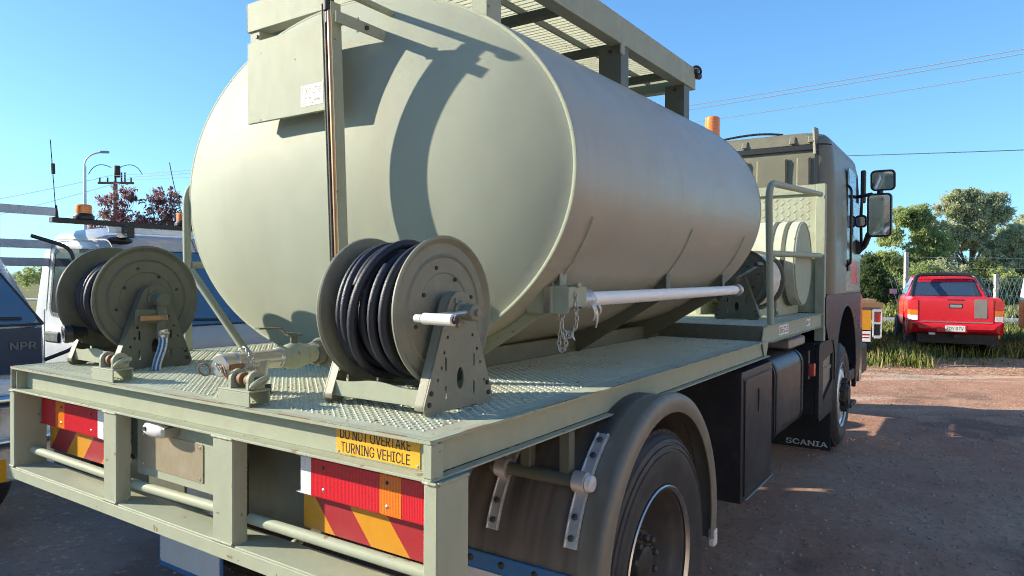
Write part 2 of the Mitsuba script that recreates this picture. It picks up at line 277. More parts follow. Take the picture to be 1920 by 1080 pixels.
# lamps and striped boards
def lamp(s, name):
    k = thing(name, 'red, amber and clear tail lamp ' + ('behind the right end of the bumper frame' if s > 0 else 'behind the left end of the bumper frame'), parent=TT)
    y, z0, z1 = .10, -.262, -.149
    segs = [(.585, .66, 'clear_lens', 'white_lens'), (.66, .95, 'red_lens', 'red_lens'), (.95, 1.035, 'amber_lens', 'amber_lens'), (1.035, 1.195, 'red_lens', 'red_lens')]
    for a, b, m, n in segs:
        r0 = .03 if a == .585 else .004; r1 = .03 if b == 1.195 else .004
        P = [(a + .0008, .045), (b - .0008, .045), (b - .0008 - (.004 if r1 > .01 else 0), r1 - .01 if r1 > .01 else 0), (b - .0008 - r1 + .004, 0), (a + .0008 + r0 - .004, 0), (a + .0008 + (.004 if r0 > .01 else 0), r0 - .01 if r0 > .01 else 0)]
        P = [(s * p, y + q) for p, q in P]
        m0 = plate(Polygon(P), 'xy', z0, z1 - z0)
        for t in (.0045,):   # soften the long edges
            v = m0.vertices; edge = (np.abs(v[:, 2] - z0) < 1e-6) | (np.abs(v[:, 2] - z1) < 1e-6)
        add(n, m0, m, k, smooth=False)
        add(n + '_rim', cat([box(s * (a + .001), s * (b - .001), y + .002, y + .044, z1, z1 + .004, .001), box(s * (a + .001), s * (b - .001), y + .002, y + .044, z0 - .004, z0, .001)]), m, k, smooth=False)
    add('housing', box(s * .58, s * 1.198, y + .0455, y + .062, z0 - .006, z1 + .006), 'dark_trim', k)
    for x in (.715, .98):
        for z in (-.171, -.24): add('screw', lathe([(0, -.003), (.004, -.002), (.007, .0005), (.007, .003)], (s * x, y, z), (0, 1, 0), 12), 'dark_iron' if z > -.2 else 'steel', k)
    b = thing('striped_board', 'board with slanting red and yellow stripes under the ' + ('right' if s > 0 else 'left') + ' tail lamp', parent=TT)
    R = rrect(.575, -.39, 1.19, -.27, .008); y = .143
    for i in range(-1, 5):
        x0 = .615 + .155 * (i - 1)
        st = Polygon([(x0, -.27), (x0 + .155, -.27), (x0 + .155 + .105, -.39), (x0 + .105, -.39)]).intersection(R)
        if st.area < 1e-5: continue
        add('yellow_stripe' if i % 2 == 0 else 'red_stripe', plate(affinity.scale(st, s, 1, origin=(0, 0)), 'xz', y, .002), 'yellow_reflective' if i % 2 == 0 else 'red_reflective', b, smooth=False)
    add('backing', box(s * .577, s * 1.188, y + .0025, y + .006, -.388, -.272), 'dark_trim', b)
for i, P in enumerate(([(1.0, .165, -.2), (.9, .25, -.42), (.6, .4, -.36), (.42, .6, -.25)], [(-.64, .165, -.2), (-.56, .22, -.36), (-.42, .36, -.28), (-.3, .5, -.2)], [(-.30, .32, -.35), (0, .35, -.43), (.3, .33, -.36)])):
    part('cable', tube(spline(P, 10), .007, 8), 'black_plastic', smooth=True)
for x0, x1 in ((.62, 1.19), (-1.18, -.62)): part('lamp_rail', box(x0, x1, .165, .2, -.285, -.265), DR)
lamp(1, 'tail_lamp'); lamp(-1, 'tail_lamp')
sg = part('warning_sign', box(.833, 1.151, .0455, .0478, -.094, -.013, .0006), 'yellow_sign', 'scuffed yellow sign reading DO NOT OVERTAKE TURNING VEHICLE')
add('lettering', text('DO NOT OVERTAKE', .029, 'rear', (.849, .0453, -.0505), .268, bold=False), 'ink_black', sg, smooth=False)
add('lettering', text('TURNING VEHICLE', .029, 'rear', (.853, .0453, -.0885), .262, bold=False), 'ink_black', sg, smooth=False)
for x, z in ((.84, -.02), (1.143, -.022), (.842, -.088), (1.143, -.088)):
    add('rivet', lathe([(0, -.0025), (.003, -.002), (.005, 0)], (x, .0455, z), (0, 1, 0), 10), 'steel', sg)

# ---- chassis below
for s in (1, -1): part('chassis_rail', cat([box(s * .36, s * .44, .25, 7.3, -.42, -.14)]), 'dark_iron')
for y in (.6, 1.9, 2.7, 4.5): part('cross_member', box(-.36, .36, y, y + .1, -.36, -.2), 'dark_iron')
for y in np.arange(.5, 3.4, .5): part('tray_bearer', box(-1.19, 1.19, y, y + .05, -.1, -.0075), DR)
part('rear_axle', cat([cyl((-.95, 1.27, -.745), (.95, 1.27, -.745), .09), trimesh.creation.icosphere(3, .24).apply_translation((0, 1.27, -.745))]), 'dark_iron')
part('front_axle', cyl((-1., 6.45, -.8), (1., 6.45, -.8), .07), 'dark_iron')

# ---- water tank
TA, TB, TY0, TY1, TZ = 1.185, .80, .83, 3.367, .815
def tilt(m, a=.0181, y=TY0, z=TZ):
    return m.apply_transform(trimesh.transformations.rotation_matrix(a, [1, 0, 0], [0, y, z]))
wt = thing('water_tank', 'large oval sage green steel water tank with dished ends', parent=TT)
th = np.linspace(0, 2 * np.pi, 180, endpoint=False)
def ell(k, y, a=TA, b=TB): return np.c_[a * k * np.cos(th), np.full(len(th), y), TZ + b * k * np.sin(th)]
def loft(rings, flip=False):
    n = len(rings[0]); f = []
    for i in range(len(rings) - 1):
        for j in range(n):
            l = (j + 1) % n; q = (i * n + j, i * n + l, (i + 1) * n + l, (i + 1) * n + j)
            f += [(q[0], q[2], q[1]), (q[0], q[3], q[2])] if not flip else [(q[0], q[1], q[2]), (q[0], q[2], q[3])]
    return tm(np.vstack(rings), f)
def head(y, sgn):
    ks = np.r_[np.linspace(.0, .9, 26), .93, .955, .975, .99]
    rs = [ell(max(k, 1e-4), y) for k in ks]
    m = loft(rs, sgn < 0); v = m.vertices; xn, zn = v[:, 0] / TA / .985, (v[:, 2] - TZ) / TB / .985
    v[:, 1] -= sgn * (.165 * np.clip(1 - xn ** 2 - zn ** 2, 0, 1) * (1 + .55 * xn ** 2) + .004)   # slight waves of pressed plate
    v[:, 1] += (meshkit.fbm(v * [2.2, 0, 2.2] + 5, 3, 2) - .5) * .012 * np.clip(1 - ((v[:, 0] / TA) ** 2 + ((v[:, 2] - TZ) / TB) ** 2), 0, .4)
    return m
add('rear_head', tilt(head(TY0, 1)), 'tank_paint', wt, smooth=True)
add('front_head', tilt(head(TY1, -1)), 'tank_paint', wt, smooth=True)
ys = np.r_[TY0 + .002, np.linspace(TY0 + .03, TY1 - .03, 24), TY1 - .002]
bar = loft([ell(1, y) for y in ys], True); v = bar.vertices
n_ = (meshkit.fbm(v * [1.6, 1.2, 1.6], 3, 4) - .5) * .007
v[:, 0] += n_ * v[:, 0]; v[:, 2] += n_ * (v[:, 2] - TZ)
add('barrel', tilt(bar), 'barrel_paint', wt, smooth=True)
for y, s in ((TY0, 1), (TY1, -1)):
    add('rim', tilt(loft([ell(.988, y - s * .003), ell(.991, y - s * .0045), ell(.997, y - s * .0055), ell(1.0015, y - s * .004), ell(1.002, y + s * .001), ell(.999, y + s * .003)], s > 0)), 'sage_paint', wt, smooth=40)
# saddles
sub = Polygon([(TA * math.cos(a) * 1.004, TZ + TB * math.sin(a) * 1.004) for a in np.linspace(0, 2 * math.pi, 120)])
for y in (1.0, 2.1, 3.06):
    for s in (1, -1):
        zt = .018 * (y - TY0)
        sd = Polygon([(.30, 0), (.52, 0), (1.035, .32), (1.035, .43), (.98, .46), (.30, .2)]).difference(affinity.translate(sub, 0, zt))
        sd = max(getattr(sd, 'geoms', [sd]), key=lambda g: g.area)
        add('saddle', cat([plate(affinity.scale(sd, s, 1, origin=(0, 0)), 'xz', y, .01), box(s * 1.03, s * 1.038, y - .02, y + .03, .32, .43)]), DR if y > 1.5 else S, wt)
        arc = [(s * TA * 1.006 * math.cos(a), y + .005, TZ + zt + TB * 1.006 * math.sin(a)) for a in np.linspace(-.22, -.95, 22)]
        add('wear_strip', tube(arc, .0035, 6), 'tank_paint', wt)
for s in (1, -1): part('tank_bearer', box(s * .44, s * .50, .86, 3.34, .001, .088), DR)
# level gauge on the rear head
lg = thing('level_gauge', 'upright channel holding a copper sight tube in front of the tank', parent=TT)
def lean(m): v = m.vertices; v[:, 0] += .044; v[:, 1] -= .032 + (v[:, 2] - .95) * .045; return m
add('channel', lean(cat([box(.200, .2035, .55, .60, .06, 1.465), box(.2035, .252, .597, .60, .06, 1.465), box(.252, .2555, .55, .60, .06, 1.465)])), S, lg)
add('sight_tube', lean(cyl((.234, .563, .06), (.234, .563, 1.46), .0125)), 'copper', lg)
add('pipe_lagging', lean(cyl((.214, .560, .06), (.214, .560, 1.475), .0085)), 'dark_iron', lg)
add('tube_joint', lean(cat([cyl((.226, .565, 1.43), (.226, .565, 1.515), .021, ch=.006), cyl((.226, .565, 1.515), (.226, .565, 1.535), .017), cyl((.226, .565, 1.39), (.226, .565, 1.43), .016)])), 'dark_iron', lg)
add('upper_arm', tube(bend([(.302, .47, 1.50), (.335, .48, 1.50), (.335, .82, 1.50)], .03), .014), S, lg)
ar = add('arm_plate', cat([box(.330, .336, .49, .76, 1.375, 1.42), box(.324, .336, .60, .608, 1.37, 1.428)]), S, lg)
add('bolt', cyl((.336, .645, 1.398), (.344, .645, 1.398), .009, 6), 'dark_iron', ar)
gb = part('gauge_box', cat([box(-.354, .198, .595, .600, 1.088, 1.446, .002), box(-.353, .198, .6, .66, 1.441, 1.4455, .001), box(-.353, .198, .6, .61, 1.0885, 1.093, .001), box(-.3535, -.349, .6, .625, 1.093, 1.441, .001)]), S, 'flat sheet metal cover box on the rear of the tank')
stk = add('level_sticker', box(.008, .141, .5935, .5948, 1.118, 1.203, 0), 'white_plastic', gb, 'white sticker reading 5,000 LITRE LEVEL with an arrow', smooth=False)
add('lettering', text('5,000 LITRE', .026, 'rear', (.013, .5934, 1.165), .122), 'faded_print', stk, smooth=False)
add('lettering', text('LEVEL', .026, 'rear', (.019, .5934, 1.126), .066), 'faded_print', stk, smooth=False)
arw = Polygon([(.09, 1.135), (.113, 1.135), (.113, 1.128), (.129, 1.139), (.113, 1.15), (.113, 1.143), (.09, 1.143)])
add('arrow', plate(arw, 'xz', .5929, .0006), 'faded_print', stk, smooth=False)

# ---- walkway on top
wk = thing('walkway', 'railed steel grating walkway standing on posts on top of the tank', parent=TT)
def wtilt(m): return tilt(m, .0165, .88, 1.655)
Z0, Z1, X_, Y0, Y1 = 1.655, 1.80, .76, .88, 3.30
for s in (1, -1):
    add('side_beam', wtilt(cat([box(s * (X_ - .006), s * X_, Y0, Y1, Z0, Z1, .002), box(s * (X_ - .075), s * (X_ - .006), Y0 + .006, Y1 - .006, Z0, Z0 + .006, .001), box(s * (X_ - .05), s * (X_ - .006), Y0 + .006, Y1 - .006, Z1 - .006, Z1, .001)])), S, wk)
for y, s in ((Y0, 1), (Y1, -1)):
    add('end_beam', wtilt(cat([box(-X_ + .006, X_ - .006, y, y + s * .006, Z0, Z1 + .0005, .002), box(-X_ + .075, X_ - .075, y + s * .006, y + s * .075, Z0 + .001, Z0 + .0065, .001)])), S, wk)
for y in (1.55, 2.22, 2.92): add('cross_bearer', wtilt(cat([box(-.69, .69, y, y + .05, Z0 + .008, Z0 + .05)])), DR, wk)
for x in (-.46, -.15, .15, .46): add('long_bearer', wtilt(box(x - .006, x + .006, Y0 + .08, Y1 - .08, Z0 + .052, Z0 + .085, .001)), S, wk)
gbar = mikit.ply(wtilt(box(-.75, .75, -.0025 + Y0, .0025 + Y0, Z0 + .087, Z0 + .119, 0)), D)  # lighter paint puts the sunlit look of the bars into their colour
for i in range(60):
    k = fresh(wk + '__grating_bar'); y = .03 + i * .0397
    scene[k] = {**gbar, 'to_world': T().translate([0, y, .0165 * y])}
for y in (Y0 + .01, 2.12, 3.10):
    for s in (1, -1):
        x0, x1 = s * .62, s * .752
        if y < 1: x0, x1 = s * .672, s * .745
        xm = min(abs(x0), abs(x1)); zb = TZ + TB * math.sqrt(1 - (xm / TA) ** 2) - .09
        add('post', wtilt(cat([box(x0, x1, y, y + .006, zb, Z0 + .001, .001), box(x1 - s * .006, x1, y + .006, y + .1, zb, Z0 + .001, .001), box(x0, x0 + s * .006, y + .006, y + (.14 if y < 1 else .06), zb, Z0 + .001, .001)])), S if y < 1 else DR, wk)  # darker paint on mid and front posts carries the shade of the platform
        add('bolt', wtilt(cyl((s * .69, y - .008, Z0 - .03), (s * .69, y + .002, Z0 - .03), .010, 6)), 'dark_iron', wk)
add('hanger_tab', wtilt(plate(rrect(2.105, 1.60, 2.15, 1.70, .012), 'yz', .752, .009)), S, wk)
add('hook', cat([tube(spline([(.75, 3.27, 1.835), (.775, 3.30, 1.85), (.785, 3.33, 1.82), (.765, 3.335, 1.79), (.75, 3.31, 1.81)]), .009), cyl((.765, 3.29, 1.79), (.765, 3.36, 1.80), .022, 12, ch=.006), box(.74, .78, 3.27, 3.31, 1.80, 1.835)]), 'dark_iron', wk)
# ---- hose reels: local frame, axle along x through the origin, feet at z = -.305
def reel(label, pos, rz, paint, hose, kind, wide=1.):
    k = thing('hose_reel', label, parent=TT)
    def P(m):
        m = m.copy(); m.apply_scale([wide, 1, 1]); return move(m, *pos, rz=rz)
    base = unary_union([Point(0, .002).buffer(.062, 16), Point(-.142, -.277).buffer(.028, 8), Point(.142, -.277).buffer(.028, 8)]).convex_hull
    holes = [affinity.scale(Point(.0, -.205).buffer(.017, 10), 1, 2.0)] + [rrect(y - .0045, z - .02, y + .0045, z + .02, .004) for y in (-.07, .07) for z in (-.155, -.24)]
    holes += [Point(y, z).buffer(.0055, 6) for y, z in ((-.062, -.075), (.062, -.075), (-.078, -.12), (.085, -.12), (-.09, -.165), (-.108, -.2), (.103, -.165), (.125, -.225))]
    notch = Polygon([(-.10, -.31), (.10, -.31), (.085, -.297), (-.085, -.297)])
    sheet = base.difference(unary_union(holes)).difference(notch)
    lip = base.difference(base.buffer(-.0045)).difference(sbox(-.2, -.31, .2, -.285))
    for s in (1, -1):
        f = add('side_frame', P(cat([plate(sheet, 'yz', s * .21, s * .0045), plate(lip, 'yz', s * .208, -s * .032)])), paint, k)
        for y, z in ((-.14, -.235), (-.148, -.268), (.14, -.235), (.148, -.268)): add('bolt', P(lathe([(.0075, -.001), (.0075, .004), (.004, .007), (0, .007)], (s * .2145, y, z), (s, 0, 0), 8)), 'dark_iron', f)
        for a in (.5, 2.2, 4.4): add('bolt', P(lathe([(.009, -.001), (.009, .006), (0, .007)], (s * .2145, .043 * math.cos(a), .043 * math.sin(a)), (s, 0, 0), 6)), paint, f)
    for y, zz in ((-.152, -.285), (.148, -.285)):
        xs = np.linspace(-.2, .2, 24); top = -.222 + .006 * np.cos(xs * 22)
        add('cross_plate', P(cat([plate(Polygon([(-.205, zz + .012), *zip(xs, top), (.205, zz + .012)]), 'xz', y, .004), box(-.2, .2, y, y + (.03 if y < 0 else -.03), zz + .008, zz + .012)])), S, k)
    pr = [(0, 0), (.118, 0), (.122, .003), (.168, .003), (.174, .009), (.181, .002), (.213, 0), (.222, .006), (.229, .013), (.235, .013), (.238, .007), (.236, 0), (.231, -.004), (.222, -.004), (.0, -.004)]
    for s, x in ((1, .147), (-1, -.16)):
        fl = add('flange', P(lathe(pr, (x, 0, 0), (s, 0, 0), 64)), paint, k, smooth=35)
        for i in range(8):
            a = i * math.pi / 4 + .3; r = .112 if i % 2 else .142
            add('bolt', P(lathe([(.0062, -.001), (.0062, .004), (.003, .006), (0, .006)], (x + s * .003, r * math.cos(a), r * math.sin(a)), (s, 0, 0), 8)), 'dark_iron', fl)
    add('drum', P(cyl((-.158, 0, 0), (.145, 0, 0), .118, 40)), paint, k)
    add('axle', P(cat([cyl((-.235, 0, 0), (.235, 0, 0), .022, ch=.003), cyl((.214, 0, 0), (.226, 0, 0), .036, ch=.004)])), paint, k)
    g = np.random.default_rng(abs(hash(kind)) % 1 + {'near': 3, 'left': 5, 'white': 9}[kind])
    def coil(turns, r, x0, x1, rad, wob, seed, slant=0., steps=54, ph=0., jit=.004):
        t = np.linspace(0, turns * 2 * np.pi, int(turns * steps)); u = t / t[-1]
        gx = meshkit.fbm(np.c_[t * .22, t * 0 + seed * 3.1, t * 0], 2, seed) - .5
        gr = meshkit.fbm(np.c_[t * .35, t * 0 + seed * 1.7, t * 0 + 4], 2, seed + 3) - .5
        x = x0 + (x1 - x0) * u + slant * np.sin(t + ph) + wob * gx * 2
        rr = r + jit * 2 * gr
        return tube(np.c_[x, rr * np.cos(t + ph), rr * np.sin(t + ph)], rad, 10)
    if kind == 'near':
        R_ = .0148
        ms = [coil(9, .134, -.140, .128, R_, .004, 1), coil(8, .160, .125, -.135, R_, .010, 2, .004), coil(5.5, .183, -.13, .10, R_, .02, 3, .010, jit=.006),
              coil(2.2, .203, -.115, -.045, R_, .02, 6, .020, ph=1.5, jit=.010), coil(1.4, .206, .03, .095, R_, .02, 8, .026, ph=2.4, jit=.012), coil(1.1, .215, -.06, .03, R_, .02, 12, .055, ph=.4, jit=.008)]
    elif kind == 'left':
        ms = [coil(8, .137, -.138, .125, .0172, .004, 1), coil(3.2, .163, -.125, -.02, .0165, .01, 4, .008), coil(1.6, .168, .03, .06, .0165, .02, 7, .03)]
    else:
        ms = [coil(8, .137, -.138, .125, .0172, .003, 1), coil(8, .168, .128, -.138, .017, .004, 2), coil(7.5, .198, -.135, .12, .017, .008, 3)]
    for i, m in enumerate(ms): add('hose', P(m), hose, k, smooth=True)
    if kind in ('near', 'white'):
        hb = add('crank_hub', P(cat([cyl((.235, 0, 0), (.275, 0, 0), .026, 20, ch=.004), cyl((.275, 0, 0), (.286, 0, 0), .011, 6)])), paint, k)
        ang = {'near': (-.999, -.04), 'white': (.85, .5)}[kind]; L = .225
        e = np.array([.256, ang[0] * L, ang[1] * L])
        cr = add('crank_arm', P(cat([cyl((.256, 0, 0), e * [1, .55, .55] + [.0, 0, 0], .0085, 10), cyl(e * [1, .45, .45], e, .011, 10, ch=.003)])), 'steel', k)
        add('crank_grip', P(cat([cyl(e + [-.03, 0, 0], e + [.0, 0, 0], .0115, 16, ch=.004), cyl(e + [.002, 0, 0], e + [.112, 0, 0], .0165, 20, ch=.003)])), 'white_plastic' if kind == 'near' else 'dark_trim', k)
        add('grip_bolt', P(cyl(e + [.112, 0, 0], e + [.121, 0, 0], .012, 6)), 'dark_iron', k)
    return k, P
reel('olive hose reel with black hose and a white crank grip near the right rear corner', (.82, .365, .305), 0, 'reel_paint', 'hose_rubber', 'near')
k, P = reel('dark olive hose reel with a few turns of hose near the left rear corner', (-.857, .335, .305), 0, 'drab_paint', 'hose_rubber', 'left')
add('swivel', P(cat([cyl((.20, 0, -.002), (.285, 0, -.002), .03, 18, ch=.006), cyl((.262, 0, 0), (.262, 0, -.055), .02, 12)])), DR, k)
add('inlet_valve', P(cat([box(.245, .28, -.02, .02, -.095, -.05, .006), cyl((.262, 0, -.09), (.262, 0, -.13), .019, 6), box(.252, .258, -.11, .02, -.10, -.04)])), DR, k)
add('valve_handle', P(box(.275, .280, -.10, .02, -.088, -.066, .003)), 'copper', k)
add('hose_clamp', P(cat([cyl((.262, .004, -.128), (.262, .006, -.165), .023, 18, ch=.003), box(.275, .295, -.01, .02, -.152, -.14)])), 'steel', k)
hp = spline([(.262, .006, -.155), (.264, .002, -.21), (.262, -.014, -.26), (.263, -.024, -.304)], 8)
add('supply_hose', P(tube(hp, [.0185] * len(hp), 14)), 'flap_white', k, 'white and blue lay-flat hose hanging to the tray')
for a in (-.9, .1): add('blue_stripe', P(tube(hp + np.array([.0165 * math.cos(a), .0165 * math.sin(a) - .004, 0]), .0052, 6)), 'blue_rubber', k)
add('nozzle', P(cat([lathe([(.008, .004), (.022, 0), (.036, -.003), (.041, .003), (.041, .03), (.03, .045), (.018, .09), (0, .09)], (-.12, -.225, -.155), (.25, 1, .1), 24), ring((-.12, -.228, -.155), (.25, 1, .1), .012, .02, .004, 20)])), 'dark_trim', k, 'black nozzle at the end of the hose')
add('nozzle_face', P(ring((-.1205, -.2265, -.155), (.25, 1, .1), .021, .034, .003, 24)), 'faded_print', k)

# ---- outlet with valve on the tray
ov = thing('outlet_valve', 'capped steel outlet pipe with ball valve at the tank foot', parent=TT)
A, B = np.array([.285, .035, .115]), np.array([.20, .74, .115]); ax = (B - A) / np.linalg.norm(B - A)
at_ = lambda d, z=0.: A + ax * d + [0, 0, z]
def seg(d0, d1, r, n=24, ch=.003): return cyl(at_(d0), at_(d1), r, n, ch=ch)
cp = add('cap', cat([seg(0, .062, .0385, 32, .004), seg(.05, .062, .042, 32, .003)]), 'steel', ov, 'bright end cap of the outlet')
add('pipe', cat([seg(.062, .255, .034), seg(.245, .262, .037)]), 'steel', ov)
add('tee', lathe([(.042, 0), (.034, .03), (.03, .06), (.03, .15)], at_(.165), (.02, -.02, -1), 20), 'steel', ov)
add('tee_flange', cyl(at_(.165, -.112) + [.002, -.002, 0], at_(.165, -.085), .045, 24), 'dark_iron', ov)
add('valve_body', cat([seg(.258, .29, .041, 8, .004), lathe([(.03, 0), (.045, .02), (.05, .05), (.045, .085), (.03, .1)], at_(.285), ax, 24), seg(.38, .41, .041, 8, .004), seg(.41, .44, .034)]), S, ov)
add('coupling', cat([seg(.435, .475, .047, 8, .004), seg(.47, .53, .058, 28, .006), seg(.53, .6, .05, 28, .004)]), DR, ov)
add('inlet_pipe', cat([seg(.6, .74, .056, 28)]), DR, ov)
add('stem', cat([cyl(at_(.335, .04), at_(.335, .085), .014, 14), cyl(at_(.335, .07), at_(.335, .088), .011, 6), box(*[c for q in zip(at_(.335, .078) - .024, at_(.335, .078) + .024) for c in q][:4], .19, .199)]), DR, ov)
lv = np.array([at_(.335, .083), at_(.29, .086), at_(.265, .108), at_(.16, .112)])
add('lever', cat([hull(np.vstack([a + np.array(o) for a in (p, q) for o in ((-.011, 0, -.003), (.011, 0, -.003), (-.011, 0, .003), (.011, 0, .003))])) for p, q in zip(lv, lv[1:])]), DR, ov)
def torus(o, d, R, r, n=18, sx=1.):
    d, a, b = frame(d); t = np.arange(n) * 2 * np.pi / n
    return tube(np.asarray(o) + R * (np.cos(t)[:, None] * a * sx + np.sin(t)[:, None] * b), r, 6, closed=True)
for sx in (-1, 1):
    ar = at_(.035) + np.array([sx * .045, 0, -.004])
    add('cam_arm', cat([box(ar[0] - .007, ar[0] + .007, ar[1] - .03, ar[1] + .03, ar[2] - .009, ar[2] + .009)]), 'rust_iron', ov)
    add('pull_ring', torus(ar + [sx * .012, -.05, -.012], (.3 * sx, .8, .25), .022, .0027), 'rust_iron', ov)
def chain(P_, R=.011, r=.0024, m='steel', parent=None, name='link', step=.0175):
    P_ = spline(P_, 30); s = np.r_[0, np.cumsum(np.linalg.norm(np.diff(P_, axis=0), axis=1))]
    for i, d in enumerate(np.arange(0, s[-1], step)):
        p = np.array([np.interp(d, s, P_[:, j]) for j in range(3)]); q = np.array([np.interp(min(d + .004, s[-1]), s, P_[:, j]) for j in range(3)])
        t = q - p if np.linalg.norm(q - p) > 1e-6 else np.array([0, 0, -1.])
        t, a, b = frame(t); e = a if i % 2 else b; w = np.cross(t, e)
        u = np.arange(14) * 2 * np.pi / 14
        add(name, tube(p + R * (np.cos(u)[:, None] * t + .55 * np.sin(u)[:, None] * w), r, 5, closed=True), m, parent, smooth=True)
chain([at_(.02, .0) + [.0, -.025, .0], at_(.04, -.03) + [.05, 0, 0], at_(.085, .02) + [.05, 0, .0], at_(.09, .05) + [.01, 0, 0]], .009, .002, 'steel', ov, 'chain_link', .015)
chain([at_(.09, .05), at_(.1, .03) + [.045, 0, 0], at_(.1, -.04) + [.045, 0, -.01], at_(.085, -.075) + [.01, 0, 0]], .009, .002, 'steel', ov, 'chain_link', .015)

# ---- tie-down blocks
for x0, y0, lab in ((.322, .006, 'sage tie-down block with lugs in front of the outlet valve'), (-.528, .016, 'sage tie-down block with lugs in front of the left hose reel')):
    tb = thing('tie_down', lab, parent=TT)
    add('channel', cat([box(x0, x0 + .162, y0, y0 + .005, .002, .046), box(x0, x0 + .162, y0 + .073, y0 + .078, .002, .046), box(x0 - .001, x0 + .164, y0 - .001, y0 + .079, .046, .052)]), S, tb)
    for dx, m in ((.045, 0), (.135, 1)):
        ear = unary_union([sbox(-.031, 0, .031, .02), Point(0, .028).buffer(.031, 14)]).difference(Point(0, .03).buffer(.010, 10))
        add('ear', plate(affinity.translate(ear, y0 + .038, .0525), 'yz', x0 + dx, .012), S, tb)
    add('pin', cyl((x0 + .03, y0 + .038, .082), (x0 + .16, y0 + .038, .082), .0085, 12), 'rust_iron', tb)
    add('roller', cat([cyl((x0 + .062, y0 + .038, .08), (x0 + .088, y0 + .038, .08), .022, 16, ch=.003), cyl((x0 + .1, y0 + .038, .078), (x0 + .126, y0 + .038, .078), .018, 16, ch=.003)]), 'rust_iron', tb)
    add('shackle', tube(spline([(x0 + .15, y0 + .02, .06), (x0 + .172, y0 + .012, .075), (x0 + .178, y0 + .05, .09), (x0 + .15, y0 + .06, .075)]), .008, 8), S, tb)

# ---- hand rails
for s in (1, -1):
    y0, y1 = (3.58, 3.50) if s > 0 else (.835, .835)
    hr = thing('hand_rail', 'bent pipe hand rail ' + ('beside the front platform' if s > 0 else 'on the far side of the tank'), parent=TT)
    if s > 0:
        add('hoop', tube(bend([(1.2, 3.60, .1), (1.2, 3.50, 1.06), (1.2, 5.40, 1.175)], .16, 10), .0235, 14), 'sage_paint', hr, smooth=True)
        add('mid_rail', cyl((1.2, 3.56, .585), (1.2, 5.40, .625), .0225, 14), 'sage_paint', hr)
    else:
        add('hoop', tube(bend([(-1.215, .835, 0), (-1.215, .825, .93), (-1.215, 3.4, 1.0)], .14, 10), .021, 14), 'sage_paint', hr, smooth=True)
        add('diagonal_brace', cyl((-1.2, .84, .44), (-.84, .94, .0), .021, 14), 'sage_paint', hr)
        add('mid_rail', cyl((-1.215, .85, .47), (-1.215, 2.3, .47), .019, 14), 'sage_paint', hr)

# ---- headboard
hbd = thing('headboard', 'framed tread plate headboard behind the cab', parent=TT)
for s in (1, -1): add('post', box(s * 1.155, s * 1.235, 5.425, 5.505, -.15, 1.275), S, hbd)
add('top_bar', box(-1.154, 1.154, 5.43, 5.50, 1.19, 1.272), S, hbd)
pn = add('tread_panel', box(-1.154, 1.154, 5.462, 5.468, .105, 1.1895, .001), 'deck_floor', hbd)
ll = lugs(-1.13, 1.13, .12, 1.18, .056, .036, .048, .011, .0055); v = ll.vertices
add('tread_lugs', tm(np.c_[v[:, 0], 5.462 - v[:, 2], v[:, 1]], ll.faces), D, pn, smooth=False, kind='stuff')
# ---- drum on the platform
dr_ = thing('drum_tank', 'sage green drum lying in a cradle before the headboard', parent=TT)
c = np.array([0, 4.98, .545])
add('shell', lathe([(.0, 0), (.30, 0), (.352, .012), (.358, .02), (.358, 1.0), (.352, 1.008), (.0, 1.008)], (.13, c[1], c[2]), (1, 0, 0), 56), D, dr_)
add('lid', lathe([(.0, 0), (.338, 0), (.345, -.006), (.352, -.002), (.352, .004)][::-1], (1.142, c[1], c[2]), (1, 0, 0), 56), S, dr_)
for x in (.93, 1.03): add('strap', ring((x, c[1], c[2]), (1, 0, 0), .3585, .364, .03, 56), DR, dr_)
cr_ = Polygon([(-.42, -.44), (.42, -.44), (.40, -.1), (-.40, -.1)]).difference(Point(0, 0).buffer(.3595, 40))
cr_ = unary_union([g for g in getattr(cr_, 'geoms', [cr_])])
for x in (.35, .98): add('cradle', plate(affinity.translate(cr_, c[1], c[2]), 'yz', x, .04), S, dr_)
reel('hose reel wound with white hose on the front platform', (.857, 4.30, .405), -math.pi / 2, 'drab_paint', 'white_hose', 'white', 1.4)

